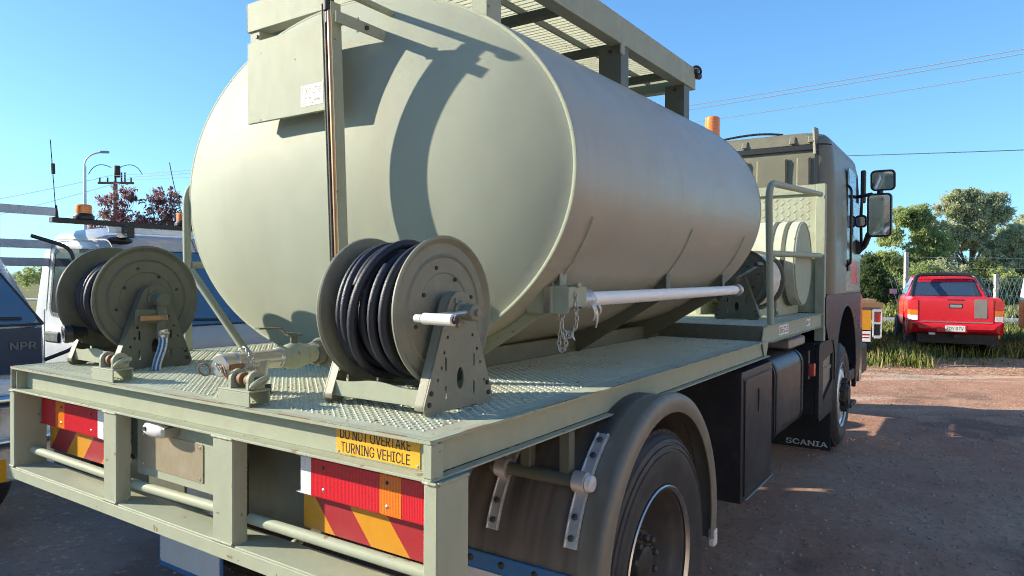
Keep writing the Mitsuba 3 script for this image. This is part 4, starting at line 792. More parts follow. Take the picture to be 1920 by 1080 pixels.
# ---- fallen leaves along the edge of the grass
g_ = np.random.default_rng(19); n_l = 900; c_ = np.array([yard(a, 13.0 + .5 * b, .012) for a, b in zip(g_.uniform(5, 12, n_l), g_.normal(size=n_l))])
a_ = g_.uniform(0, 6.28, n_l); l_ = g_.uniform(.02, .05, n_l)[:, None]; e1 = np.c_[np.cos(a_), np.sin(a_), g_.uniform(-.2, .4, n_l)] * l_; e2 = np.c_[-np.sin(a_), np.cos(a_), g_.uniform(-.3, .3, n_l)] * l_ * .4
mat('dry_leaf', lambda p, n, uv: mix((.28, .17, .08), (.5, .4, .24), cell_rand(p.x * 30, p.y * 30, 1.)), .8)
add('fallen_leaves', tm(np.stack([c_ - e1, c_ + e2, c_ + e1, c_ - e2], 1).reshape(-1, 3), (np.array([(0, 1, 2), (0, 2, 3)])[None] + 4 * np.arange(n_l)[:, None, None]).reshape(-1, 3)), 'dry_leaf', None, 'dry leaves scattered along the edge of the grass', smooth=False, kind='stuff', cat_='leaves')

# ---- chain link fence
fn_ = thing('chain_link_fence', 'wire mesh fence on posts along the road behind the red vehicle', 'fence')
fd, ft_ = 21.0, 1.78
wires = []
for s in np.arange(12.0, 17.0, .155):
    for dd in (1, -1):
        P = [(s + dd * t * .55 - (0 if dd > 0 else -.0), fd, .1 + t * (ft_ - .1)) for t in (0, 1)]
        (x0, y0, z0), (x1, y1, z1) = P
        e = .008; q = [(x0 - e, y0, z0), (x0 + e, y0, z0), (x1 - e, y1, z1), (x1 + e, y1, z1), (x0, y0 + e, z0), (x1, y1 + e, z1)]
        wires.append(hull(q))
mat('galvanised', (.62, .62, .61), .45, metal=.4)
add('wire_mesh', move(cat(wires), EYE[0], EYE[1], GZ, rz=YAW), 'galvanised', fn_, smooth=False, kind='stuff')
for z in (ft_, ft_ + .30, ft_ + .62): add('strand', cyl(yard(11.6, fd, z), yard(17.4, fd, z - .03), .005, 6), 'galvanised', fn_)
for s in (12.0, 14.75, 17.2): add('post', move(box(s - .05, s + .05, fd + .02, fd + .12, 0, 2.55 if s < 13 else 1.9), EYE[0], EYE[1], GZ, rz=YAW), 'concrete', fn_)

# ---- trees
def leafmat(name, a, b, dry=(.26, .16, .07), k=.25):
    fn = lambda p, n, uv: mix(mix(a, b, noise(p.x * .9, p.y * .9, p.z * .9)), dry, smoothstep(.62, .85, noise(p.x * 1.7 + 5, p.y * 1.7, p.z * 1.7)) * k)
    scene[name] = {'type': 'principledthin', 'base_color': mikit.proc(fn), 'roughness': .55, 'diff_trans': 1.0, 'spec_trans': 0.}
leafmat('gum_leaf', (.40, .43, .25), (.64, .66, .43), (.55, .38, .24), .55)
leafmat('bright_leaf', (.30, .37, .14), (.50, .55, .24), k=.2)
leafmat('dark_leaf', (.08, .12, .05), (.16, .20, .085), k=.1)
leafmat('purple_leaf', (.22, .10, .115), (.36, .19, .18), (.3, .25, .15), .4)
mat('bark', lambda p, n, uv: mix((.11, .075, .055), (.26, .2, .16), fbm(p.x * 4, p.y * 4, p.z * .8, 3)), .9, spec=.15)
def crown_mesh(base, blobs, n, size, seed):
    g = np.random.default_rng(seed + 1000); base = np.asarray(base, float); u3 = np.array([U[0], U[1], 0])
    tot = sum(b[3] for b in blobs); C_ = []
    for bx, bz, br, wt_ in blobs:
        nc = max(4, int(30 * wt_)); d = g.normal(size=(nc, 3)); d /= np.linalg.norm(d, axis=1, keepdims=True)
        cc = base + u3 * bx + [0, 0, bz] + d * br * (g.random((nc, 1)) ** .45) * [1, 1, .85]
        m = int(n * wt_ / tot / nc)
        for c in cc:
            cr = br * g.uniform(.16, .36); o = g.normal(size=(m, 3)) * cr * [.62, .62, .5]; C_.append(c + o)
    c = np.vstack(C_); m = len(c)
    a = g.normal(size=(m, 3)); a[:, 2] -= .8; a /= np.linalg.norm(a, axis=1, keepdims=True); b = np.cross(a, g.normal(size=(m, 3))); b /= np.linalg.norm(b, axis=1, keepdims=True)
    s = size * g.uniform(.5, 1.3, (m, 1)); v = np.stack([c - a * s, c + b * s * .38, c + a * s, c - b * s * .38], 1).reshape(-1, 3)
    f = np.array([(0, 1, 2), (0, 2, 3)])
    return tm(v, (f[None] + 4 * np.arange(m)[:, None, None]).reshape(-1, 3))
def tree(name, label, base, H, blobs, n, leaf, size, seed, trunk=.2, cat_='tree', group=None, lean=(0, 0), fork=.3):
    """blobs: (dx along the picture, dz, radius, weight) of the crown's masses relative to the base"""
    k = thing(name, label, cat_, group); g = np.random.default_rng(seed); base = np.asarray(base, float)
    u3 = np.array([U[0], U[1], 0]); w3 = np.array([Wd[0], Wd[1], 0])
    if trunk:
        f0 = base + [0, 0, H * fork] + u3 * lean[0]; tubes = [tube(spline([base - [0, 0, .1], (base + f0) / 2 + u3 * lean[1], f0], 5), np.linspace(trunk, trunk * .7, 11), 8)]
        for bx, bz, br, _ in (blobs if len(blobs) < 12 else blobs[::4]):
            e = base + u3 * bx + w3 * g.uniform(-.4, .4) * br + [0, 0, bz]; mid = f0 * .45 + e * .55 + u3 * g.uniform(-.3, .3) * br - [0, 0, .15 * br]
            P = spline([f0 - [0, 0, .2], mid, e], 5); tubes.append(tube(P, np.linspace(trunk * .5, trunk * .1, len(P)), 6))
            for _ in range(4):
                q = P[g.integers(4, len(P))]; e2 = e + g.normal(size=3) * br * .6; tubes.append(tube(spline([q, (q + e2) / 2 + g.normal(size=3) * .1 * br, e2], 4), np.linspace(trunk * .16, trunk * .04, 9), 5))
        add('trunk', cat(tubes), 'bark', k, smooth=True)
    add('crown', crown_mesh(base, blobs, n, size, seed), leaf, k, smooth=False)
    return k
def px(x, d, z=0.): return yard((x - 960) / 1297 * d, d, z)   # how far to the right a thing d metres off stands
def crown(seed, n, w, z0, z1, r0, r1, skew=0.):
    """masses of a wide ragged crown: w half width, z0 .. z1 its height range"""
    g = np.random.default_rng(seed); out = []
    while len(out) < n:
        a, b = g.uniform(-1, 1), g.uniform(0, 1)
        if a * a * .9 + (b - .35) ** 2 * 1.9 > .85 or g.random() < .25 * (1 - abs(a)) * (b < .5): continue
        out.append((a * w + skew * b, z0 + b * (z1 - z0), g.uniform(r0, r1), g.uniform(.5, 1.2)))
    return out
tree('gum_tree', 'broad grey green gum tree with a dark forked trunk behind the red vehicle', px(1818, 50), 8.6, crown(4, 58, 4.0, 2.0, 7.9, .55, 1.0), 120000, 'gum_leaf', .11, 21, .20, fork=.30)
tree('gum_tree', 'lighter yellow green gum tree left of the broad gum tree', px(1708, 46), 6.6, crown(7, 34, 2.2, 1.3, 6.2, .45, .9, .3), 56000, 'bright_leaf', .10, 22, .14, fork=.25)
tree('gum_tree', 'pale gum tree at the right edge of the picture', px(1925, 60), 7.0, crown(9, 20, 2.6, 1.8, 6.6, .6, 1.1), 30000, 'gum_leaf', .12, 23, .2, fork=.3)
for i, (x, d, sc, lf, lab) in enumerate(((1632, 40, .95, 'dark_leaf', 'dark leafy tree behind the truck mirrors'), (1665, 52, .9, 'bright_leaf', 'green bush between the dark tree and the fence post'), (1740, 42, 1.0, 'bright_leaf', 'bright green bush under the lighter gum tree'), (1775, 43, 1.0, 'gum_leaf', 'grey green bush left of the gum trunk'), (1845, 44, 1.0, 'dark_leaf', 'dark bush right of the gum trunk'), (1880, 43, .85, 'bright_leaf', 'bright green bush near the right edge'), (1920, 46, .85, 'dark_leaf', 'dark bush cut by the right edge of the picture'))):
    tree('bush', lab, px(x, d), 3, [(-.7 * sc, 1.2 * sc, 1.1 * sc, 1), (.6 * sc, 1.3 * sc, 1.1 * sc, 1), (0, 2.1 * sc, 1.0 * sc, 1), (1.2 * sc, .9 * sc, .9 * sc, .7), (-1.2 * sc, .9 * sc, .9 * sc, .7)] + ([(0, 2.9 * sc, .7 * sc, .6)] if i in (0, 1) else []), 9000, lf, .10, 40 + i, .08, 'bush')
r2 = np.random.default_rng(77); far = []
for i, x in enumerate(range(1560, 2100, 40)):
    d = 74 + 6 * r2.random(); far.append(crown_mesh(px(x, d), [(-1.2, 1.3, 1.6, 1), (.9, 1.5, 1.6, 1), (0, 2.6 + r2.random(), 1.3, .8)], 2600, .22, 60 + i))
add('far_bushes', cat(far), 'dark_leaf', None, 'dark far-off belt of bushes behind the road', smooth=False, kind='stuff', cat_='bushes')
for (x, d, H, lab, sd) in ((222, 31, 5.6, 'purple leaved tree left of the other, behind the power pole', 31), (306, 31, 5.6, 'purple leaved tree nearest the tank', 32)):
    q = .93
    tree('purple_tree', lab, px(x, d), H, [(0, 4.6, .7, .9), (-.5, 4.0, .7, 1), (.5, 4.1, .7, 1), (.1, 5.3, .5, .45), (-1.0, 3.6, .6, .6), (1.0, 3.7, .6, .6), (-.5, 5.0, .45, .3), (.6, 5.2, .45, .35)], 3600, 'purple_leaf', .085, sd, .09, fork=.5)
tree('bush', 'small distant bush between the two parked light trucks', px(66, 40), 2.4, [(0, 1.9, .7, 1), (.6, 1.6, .6, 1), (-.6, 1.5, .6, 1)], 1500, 'bright_leaf', .1, 90, 0, 'bush')

# ---- poles and wires
sl = thing('street_lamp', 'tall grey street lamp with a curved arm above the white truck', 'street lamp')
b = px(160, 30); b2 = b + np.r_[U * .9, 0]
add('pole', cyl(b, b + [0, 0, 6.4], .085, 12, r2=.05), 'galvanised', sl)
add('arm', tube(spline([b + [0, 0, 6.35], b + np.r_[U * .10, 6.75], b + np.r_[U * .42, 6.95], b + np.r_[U * .80, 7.0]], 6), .035, 8), 'galvanised', sl, smooth=True)
add('lamp_head', hull(np.array([b + np.r_[U * a + Wd * c, h] for a in (.7, 1.02) for c in (-.07, .07) for h in (6.97, 7.06)])), 'rim_steel', sl)
pp = thing('power_pole', 'timber power pole with crossarm and insulators behind a purple tree', 'power pole')
b = px(217, 40)
add('pole', cyl(b, b + [0, 0, 7.1], .15, 10, r2=.11), 'bark', pp)
add('crossarm', hull(np.array([b + np.r_[U * a + Wd * c, h] for a in (-1., 1.05) for c in (-.05, .05) for h in (6.95, 7.07)])), 'bark', pp)
add('transformer', cat([cyl(b + np.r_[U * .1, 7.35], b + np.r_[U * .1, 8.0], .16, 12), cyl(b + [0, 0, 7.0], b + [0, 0, 7.5], .06, 8)]), 'dark_iron', pp)
for a in (-.9, -.45, .35, .55, .9): add('insulator', cyl(b + np.r_[U * a, 7.07], b + np.r_[U * a, 7.32 + .3 * (abs(a - .45) < .2)], .045, 8, ch=.012), 'dark_iron', pp)
for a in (-1, 1): add('jumper_wire', tube(spline([b + np.r_[U * a * .25, 7.9], b + np.r_[U * a * 1.1, 8.0], b + np.r_[U * a * 1.55, 7.5]], 6), .022, 5), 'dark_iron', pp)
mat('wire_grey', (.26, .27, .28), .7)
def wire(x0, y0, d0, x1, y1, d1, r, m, sag, lab, grp=None):
    ends = [px(x, d, 1.713 + (523 - y) / 1297 * d) for x, y, d in ((x0, y0, d0), (x1, y1, d1))]
    t = np.linspace(0, 1, 40)[:, None]; P = ends[0] * (1 - t) + ends[1] * t; P[:, 2] -= 4 * sag * (t * (1 - t))[:, 0]
    add('power_line', tube(P, r, 5), m, None, lab, smooth=True, cat_='power line', group=grp)
wire(205, 338, 40, 2100, 57, 17, .012, 'wire_grey', .55, 'upper of the two close overhead wires above the cab')
wire(217, 342, 40, 2100, 66, 17, .012, 'wire_grey', .55, 'lower of the two close overhead wires above the cab')
wire(240, 345, 40, 2100, 101, 17, .010, 'wire_grey', .6, 'thin overhead wire below the two close ones')
wire(1300, 300, 30, 2100, 271, 19, .013, 'dark_iron', .05, 'dark single cable at cab height on the right')
wire(205, 338, 40, -300, 430, 34, .010, 'wire_grey', .2, 'upper overhead wire left of the power pole')
wire(240, 345, 40, -300, 480, 34, .010, 'wire_grey', .2, 'lower overhead wire left of the power pole')

# ================================================================ red utility vehicle
uv_ = thing('utility_vehicle', 'red double cab utility vehicle seen from behind, parked in the grass', 'pickup truck')
uo, uz = yard(9.66, 15.05), toward(25.5)
PU = lambda m: move(m, *uo, rz=uz)
def high(m):   # it stands high on its springs
    m = m.copy(); v = m.vertices; v[:, 2] = np.interp(v[:, 2], [0, .3, 1.13, 1.80, 3], [0, .34, 1.33, 1.83, 3.03]); return m
def u(name, mesh, m, parent=uv_, **k): return add(name, PU(mesh if 'wheel' in (parent or '') else high(mesh)), m, parent, **k)
def slab(sections): return hull([(x, y, z) for y, zz in sections for z, hx in zz for x in (-hx, hx)])
tub = slab([(0.02, [(.56, .80), (.72, .855), (1.0, .86), (1.10, .835), (1.125, .80)]), (.25, [(.50, .82), (.72, .885), (1.0, .885), (1.10, .86), (1.13, .82)]), (1.62, [(.50, .82), (.72, .88), (1.0, .88), (1.10, .86), (1.13, .82)])])
u('tub', tub, 'red_gloss', smooth=25)
u('bonnet', slab([(1.6, [(.5, .84), (.75, .89), (1.0, .885), (1.12, .85)]), (3.6, [(.5, .84), (.75, .89), (1.0, .88), (1.10, .85)]), (4.7, [(.5, .82), (.75, .86), (.95, .82), (1.02, .7)]), (4.95, [(.5, .7), (.8, .72), (.9, .6)])]), 'red_gloss', smooth=25)
u('cabin', slab([(1.66, [(1.12, .80)]), (1.90, [(1.70, .60), (1.74, .5)]), (2.9, [(1.765, .60), (1.73, .64)]), (3.0, [(1.765, .55)]), (3.75, [(1.10, .78)])]), 'red_gloss', smooth=20)
def onrear(poly, off):   # a polygon (x, z) laid on the sloping rear of the cabin
    m = plate(poly, 'xz', 0, .006); v = m.vertices; v[:, 1] += 1.66 + (v[:, 2] - 1.12) * (.24 / .58) - off; return m
u('rear_window', onrear(Polygon([(-.67, 1.17), (.67, 1.17), (.56, 1.63), (-.56, 1.63)]).buffer(.02), .012), 'tinted_glass')
wf = Polygon([(-.67, 1.17), (.67, 1.17), (.56, 1.63), (-.56, 1.63)])
u('window_seal', onrear(wf.buffer(.04).difference(wf.buffer(.018)), .016), 'dark_trim')
for s in (-1, 1):
    sw_ = Polygon([(1.93, 1.17), (2.55, 1.17), (2.55, 1.64), (2.10, 1.64)]), Polygon([(2.62, 1.17), (3.55, 1.17), (3.05, 1.62), (2.62, 1.64)])
    for w_ in sw_:
        m = plate(w_, 'yz', 0, .006); v = m.vertices; v[:, 0] = s * (.806 - (v[:, 2] - 1.12) * .29 + (v[:, 0] - .003)); u('side_window', m, 'tinted_glass')
tg = u('tailgate', cat([hull([(x, y, z) for x in (-.68, .68) for y, z in ((.03, .66), (-.012, .68), (-.02, 1.06), (-.005, 1.115), (.04, 1.12))])]), 'red_gloss')
u('handle', cat([box(-.11, .11, -.028, -.018, .945, 1.0, .004)]), 'chrome', tg)
u('handle_cup', box(-.13, .13, -.022, -.012, .93, 1.015, .006), 'dark_trim', tg)
u('grey_panel', plate(rrect(.34, .76, .57, 1.10, .01), 'xz', -.0255, .004), 'rim_steel', tg, label='grey faded patch on the tailgate')
u('brake_lamp', box(-.16, .16, -.024, -.015, 1.075, 1.095, .003), 'dark_trim', tg)
bmp = u('bumper', slab([(-.10, [(.52, .70), (.66, .80)]), (-.13, [(.56, .68), (.63, .74)]), (.04, [(.46, .86), (.69, .895)]), (.3, [(.46, .88), (.67, .895)])]), 'red_gloss', smooth=30)
u('step_strip', hull([(x, y, z) for x in (-.66, .66) for y, z in ((-.10, .672), (.02, .672), (-.10, .690), (.02, .690))]), 'chrome', bmp)
u('bumper_recess', cat([box(-.36, .20, -.136, -.12, .50, .63, .004)]), 'red_gloss', bmp)
npl = u('number_plate', box(-.205, .165, -.147, -.139, .515, .622, .002), 'white_plastic', bmp, label='white number plate reading FDY 07V')
tx = text('FDY 07V', .058, 'rear', (-.175, -.1475, .54), .31); u('lettering', tx, 'ink_black', npl, smooth=False)
u('tow_bar', box(-.05, .05, -.2, 0, .40, .46), 'dark_iron'); u('tow_socket', box(-.5, -.38, -.06, 0, .44, .48), 'white_plastic')
for s in (-1, 1):
    lm = thing('tail_lamp', None, parent=uv_)
    for nm, z0, z1, m in (('red_lens', .90, 1.08, 'red_lens'), ('amber_lens', .80, .898, 'amber_lens'), ('clear_lens', .70, .798, 'clear_lens')):
        u(nm, hull([(s * x, y, z) for z in (z0 + .002, z1 - .002) for x, y in ((.715, -.018), (.86, .01), (.895, .09), (.895, .14), (.715, .1))]), m, lm)
    u('sports_bar', tube(bend([(s * .75, .95, 1.12), (s * .70, 1.30, 1.40), (s * .60, 1.72, 1.79), (s * .1, 1.74, 1.81)], .16, 6), .048, 12), 'dark_trim', smooth=True)
    for y, nm in ((1.0, 'rear_wheel'), (4.0, 'front_wheel')):
        w_ = thing(nm, None, parent=uv_)
        u('tyre', lathe([(.22, s * .64), (.33, s * .63), (.37, s * .66), (.38, s * .70), (.38, s * .85), (.37, s * .885), (.33, s * .905), (.24, s * .89), (.22, s * .87)], (0, y, .38), (1, 0, 0), 40), 'rubber', w_)
        u('rim', lathe([(.235, s * .885), (.22, s * .86), (.1, s * .85), (.05, s * .88), (0, s * .88)], (0, y, .38), (1, 0, 0), 28), 'cast_alloy', w_)
    u('wheel_arch_flare', lathe([(.43, s * .80), (.46, s * .905), (.50, s * .9), (.51, s * .86), (.47, s * .8)], (0, 1.0, .38), (1, 0, 0), 24, sweep=(0, -math.pi)), 'red_gloss')
    u('mud_guard_flap', box(s * .64, s * .88, .50, .52, .22, .6), 'dark_trim')
    mm = u('door_mirror', hull([(s * x, y, z) for x, y, z in ((.93, 3.02, 1.14), (1.10, 3.0, 1.15), (.93, 3.02, 1.32), (1.11, 3.0, 1.31), (.95, 3.16, 1.16), (1.06, 3.14, 1.16), (.95, 3.16, 1.30), (1.06, 3.14, 1.29))]), 'white_paint')
    u('mirror_stalk', box(s * .80, s * .95, 3.04, 3.1, 1.14, 1.2), 'dark_trim', mm)
u('bar_top', cyl((-.2, 1.74, 1.81), (.2, 1.74, 1.81), .048, 12), 'dark_trim')
u('underbody', box(-.7, .7, .1, 4.6, .28, .52), 'dark_iron')
for x in (-.35, .3): u('head_rest', PU and box(x - .13, x + .13, 2.2, 2.3, 1.2, 1.45, .04), 'seat_cloth')

# ================================================================ parked light trucks on the left: the cabs face the tanker
def light_cab(x_f, y0, W, Hc, name, label, paint, deflen=1.72, wb=1.26, edge=.13, taper=.0):
    """a cab-over cab facing +x with its front foot at x_f and sides at y0 and y0 + W; Hc: roof height"""
    k = thing(name, label, 'truck'); g = GZ
    def sec(y, i):  # side outline, drawn in by i
        return [(x, y + np.clip((z - g - wb) / .9, 0, 1) * taper * (1 if y < y0 + W / 2 else -1), z) for x, y, z in [(x_f - deflen + i, y, g + .62 + i), (x_f - .02 - i, y, g + .55 + i), (x_f + .02 - i * 1.4, y, g + 1.0), (x_f - .02 - i * 1.6, y, g + wb), (x_f - .33 - i * 1.5, y, g + Hc - .20), (x_f - .44 - i, y, g + Hc - .07 - i * .5), (x_f - .75 - i, y, g + Hc - .0 - i), (x_f - deflen + .42 + i, y, g + Hc - .01 - i), (x_f - deflen + .20 + i, y, g + Hc - .14 - i), (x_f - deflen - .02 + i, y, g + 1.28)]]
    body = hull(sec(y0 + .035, .07) + sec(y0, .16) + sec(y0 + .10, .02) + sec(y0 + .22, 0) + sec(y0 + W - .22, 0) + sec(y0 + W - .10, .02) + sec(y0 + W - .035, .07) + sec(y0 + W, .16))
    add('body', body, paint, k, smooth=25)
    # windscreen on the raked front
    a, b = np.array([x_f - .02, g + wb]), np.array([x_f - .33, g + Hc - .20]); sl_ = b - a; nr = np.array([sl_[1], -sl_[0]]); nr /= np.linalg.norm(nr)
    def onfront(q, off):
        m = plate(q, 'yz', 0, .005); v = m.vertices; t = v[:, 2].copy(); h = v[:, 0] + off
        m.vertices = np.c_[a[0] + sl_[0] * t + nr[0] * h, v[:, 1], a[1] + sl_[1] * t + nr[1] * h]; return m
    ws = Polygon([(y0 + edge, .02), (y0 + W - edge, .02), (y0 + W - edge - .05 - taper, .97), (y0 + edge + .05 + taper, .97)])
    add('windscreen', onfront(ws.buffer(-.05).buffer(.05), .006), 'blue_glass', k)
    add('windscreen_seal', onfront(ws.buffer(.018).difference(ws.buffer(-.004)), .003), 'dark_trim', k)
    add('wiper', cat([onfront(Polygon([(y0 + W - .2, .05), (y0 + W * .55, .10), (y0 + W * .55, .12), (y0 + W - .2, .075)]), .02), onfront(Polygon([(y0 + W * .5, .05), (y0 + .2, .10), (y0 + .2, .12), (y0 + W * .5, .075)]), .02)]), 'dark_trim', k)
    return k, onfront
wk_, of = light_cab(-3.33, 1.56, 1.95, 2.13, 'light_truck', 'white cab-over light truck with orange beacons on a roof bar, behind the left hose reel', 'white_paint')
g = GZ; y0 = 1.56
win = Polygon([(-4.50, g + 1.42), (-3.48, g + 1.36), (-3.62, g + 1.84), (-4.42, g + 1.86)]).buffer(.05)
add('side_window', plate(win, 'xz', y0 - .002, -.006), 'dark_glass', wk_)
add('window_seal', plate(win.buffer(.035).difference(win), 'xz', y0 - .001, -.010), 'dark_trim', wk_)
dl = win.buffer(.12).union(sbox(-4.72, g + .72, -3.5, g + 1.4)); add('door_gap', plate(dl.difference(dl.buffer(-.012)), 'xz', y0 - .0005, -.004), 'rim_steel', wk_)
add('door_handle', box(-4.68, -4.40, y0 - .02, y0 + .03, g + 1.10, g + 1.20, .02), 'dark_trim', wk_)
add('seat', cat([box(-4.75, -4.35, y0 + .3, y0 + .8, g + 1.0, g + 1.75, .06)]), 'seat_cloth', wk_)
lb = add('roof_bar', cat([box(-3.60, -3.54, y0 - .42, y0 + 1.5, g + 2.115, g + 2.155), box(-3.63, -3.45, y0 + .1, y0 + .16, g + 2.02, g + 2.12), box(-3.63, -3.45, y0 + 1.3, y0 + 1.36, g + 2.02, g + 2.12)]), 'dark_trim', wk_)
add('clear_deflector', box(-3.56, -3.545, y0 + .0, y0 + 1.5, g + 2.06, g + 2.11), 'clear_lens', wk_)
for y in (y0 - .18, y0 + .66):
    bc_ = thing('beacon', 'orange beacon on the roof bar', parent=wk_)
    add('base', lathe([(0, 0), (.075, 0), (.075, .02), (.06, .045), (0, .045)], (-3.57, y, g + 2.156), (0, 0, 1), 24), 'dark_trim', bc_)
    add('lens', lathe([(.058, 0), (.058, .06), (.048, .07), (0, .072)], (-3.57, y, g + 2.201), (0, 0, 1), 24), 'beacon_amber', bc_)
an = thing('aerial', 'tall thin whip aerial on the end of the roof bar', parent=wk_)
add('mast', cyl((-3.57, y0 - .38, g + 2.15), (-3.57, y0 - .42, g + 2.75), .0035, 6), 'dark_iron', an)
add('spring', cyl((-3.57, y0 - .378, g + 2.15), (-3.57, y0 - .38, g + 2.25), .016, 8, r2=.006), 'dark_iron', an)
add('coil', cyl((-3.57, y0 - .40, g + 2.49), (-3.57, y0 - .402, g + 2.57), .014, 8), 'dark_iron', an)
add('whip_aerial', tube(spline([(-3.5, y0 + .75, g + 1.9), (-3.52, y0 + .6, g + 2.3), (-3.52, y0 + .5, g + 2.7)], 6), .004, 5), 'dark_iron', wk_)
add('marker_lamp', box(-5.08, -5.05, y0 + .05, y0 + .1, g + 1.2, g + 1.32), 'amber_lens', wk_)
add('roof_lamp', trimesh.creation.icosphere(2, 1).apply_scale((.05, .11, .035)).apply_translation((-3.62, y0 + .12, g + 2.0)), 'dark_trim', wk_)
add('tray', box(-9.2, -5.15, y0 + .05, y0 + 2.1, g + .75, g + .95), 'white_paint', wk_)
add('bumper', box(-3.36, -3.22, y0, y0 + 1.95, g + .36, g + .66, .03), 'white_paint', wk_)
for y in (y0 + .12, y0 + 1.7):
    add('wheel', lathe([(.0, -.10), (.22, -.10), (.34, -.10), (.39, -.06), (.39, .08), (.34, .12), (.2, .1), (0, .08)], (-4.1, y, g + .39), (0, 1, 0), 32), 'rubber', wk_)
k2, of = light_cab(-2.82, -1.12, 1.98, 2.27, 'light_truck', 'cab-over light truck with chrome bull bar and black front panel at the left edge', 'white_paint', wb=1.37, edge=.085, taper=.34)
add('front_panel', hull([(x, y, z) for x, z in ((-2.86, g + 1.07), (-2.785, g + 1.07), (-2.86, g + 1.365), (-2.80, g + 1.36)) for y in (-1.04, .76)]), 'panel_blue', k2)
add('lettering', text('NPR', .045, 'side', (-2.789, .575, g + 1.225), .15, .003), 'faded_print', k2, smooth=False)
bb = thing('bull_bar', 'chrome tubular bull bar', parent=k2)
for z, r in ((.92, .045), (.66, .038)): add('tube', tube(bend([(-2.85, -1.15, g + z), (-2.64, -1.0, g + z), (-2.64, .70, g + z), (-2.72, .84, g + z), (-2.95, .86, g + z)], .1), r, 14), 'chrome', bb, smooth=True)
add('tube_end', cyl((-2.67, .775, g + .92), (-2.645, .70, g + .92), .049, 14), 'dark_trim', bb)
add('bumper', box(-2.86, -2.70, -1.12, .80, g + .40, g + 1.04, .02), 'pvc_white', k2)
np2 = add('number_plate', box(-2.655, -2.648, .14, .50, g + .42, g + .56, .002), 'yellow_sign', k2)
add('lettering', text('0', .09, 'side', (-2.6478, .40, g + .445), .06), 'ink_black', np2, smooth=False)
bs = add('badge_panel', box(-2.655, -2.65, .10, .46, g + .76, g + .86, .001), 'blue_rubber', k2)
add('mirror_arm', tube(bend([(-3.05, .80, g + 1.98), (-2.95, 1.02, g + 1.90), (-2.95, 1.06, g + 1.2), (-3.0, .86, g + 1.12)], .08), .013, 8), 'dark_trim', k2, smooth=True)
add('mirror', hull([(x, y, z) for x, y, z in ((-3.0, 1.0, g + 1.35), (-2.94, 1.0, g + 1.35), (-3.0, 1.16, g + 1.35), (-3.0, 1.0, g + 1.7), (-2.94, 1.0, g + 1.7), (-3.0, 1.16, g + 1.7))]), 'dark_trim', k2)
add('steering_wheel', torus((-3.2, .35, g + 1.45), (.5, 0, .85), .2, .015, 24), 'dark_trim', k2)
for y in (-.95, .65):
    add('wheel', lathe([(.0, -.10), (.22, -.10), (.34, -.10), (.39, -.06), (.39, .08), (.34, .12), (.2, .1), (0, .08)], (-3.6, y, g + .39), (0, 1, 0), 32), 'rubber', k2)
add('tray', box(-8.5, -4.6, -1.15, .86, g + .75, g + .95), 'white_paint', k2)
gt = thing('stock_gate', 'white rail gate on the tray', parent=k2)
for z in (1.02, .72, .56): add('rail', box(-4.64, -4.60, -1.15, 1.62, -.0 + z - .075, z, .004), 'white_paint', gt)
for y in (-1.12, .25, 1.17): add('upright', box(-4.69, -4.641, y - .025, y + .025, g + .95, 1.06, .004), 'white_paint', gt)

# ================================================================ partly seen vehicles on the right
sv = thing('service_truck', 'white and yellow work truck tail partly hidden by the cab of the tanker', 'truck')
so, sz_ = px(1655, 13.7), toward(22)
PS = lambda m: move(m, *so, rz=sz_)
zz = lambda y: 1.713 - (y - 523) / 1297 * 13.7
add('lamp_frame', PS(cat([box(-.17, -.14, 0, .06, zz(632), zz(578)), box(-.02, .0, 0, .06, zz(632), zz(578)), box(-.14, -.02, 0, .06, zz(584), zz(578)), box(-.14, -.02, 0, .06, zz(607), zz(604)), box(-.14, -.02, 0, .06, zz(634), zz(629))])), 'white_paint', sv)
add('red_lens', PS(box(-.138, -.022, .03, .05, zz(603), zz(585))), 'red_lens', sv)
add('dark_lens', PS(box(-.138, -.022, .03, .05, zz(628), zz(608))), 'dark_trim', sv)
add('yellow_board', PS(box(-.50, -.19, .01, .03, zz(619), zz(581))), 'yellow_reflective', sv)
add('orange_board', PS(box(-.60, -.502, .01, .03, zz(619), zz(581))), 'orange_gloss', sv)
pq = add('plate', PS(box(-.42, -.20, .0, .01, zz(641), zz(621))), 'white_plastic', sv)
add('print_line', PS(cat([box(-.40, -.22, -.003, 0, zz(629), zz(626), 0), box(-.40, -.22, -.003, 0, zz(634), zz(632), 0)])), 'red_reflective', pq, smooth=False)
add('rear_beam', PS(box(-2.2, .02, -.03, .12, zz(576), zz(567))), 'rust_iron', sv)
add('bed', PS(box(-2.2, .0, .13, 4.6, zz(600), zz(574))), 'white_paint', sv)
add('load', PS(cat([box(-.5, -.05, .4, 1.6, zz(574), zz(563), .02)])), 'rust_iron', sv)
add('cab', PS(hull([(x, y, z) for x in (-2.1, -.1) for y, z in ((4.7, .6), (4.7, 1.9), (5.0, 2.1), (5.8, 2.1), (6.4, 1.4), (6.4, .6))])), 'white_paint', sv)
for y in (1.2, 5.6):
    for x in (-.22, -1.95): add('wheel', PS(cat([cyl((x - .12, y, .45), (x + .12, y, .45), .45, 28, ch=.05)])), 'rubber', sv)
ot = thing('orange_truck', 'orange and white truck cut off by the right edge of the picture', 'truck')
oo, oz = px(1968, 15.2), toward(200)
PO = lambda m: move(m, *oo, rz=oz)
add('body', PO(hull([(x, y, z) for x in (-2.0, -.02) for y, z in ((-2, .55), (.0, .55), (.06, .9), (.0, 1.22), (-2, 1.22))])), 'orange_gloss', ot)
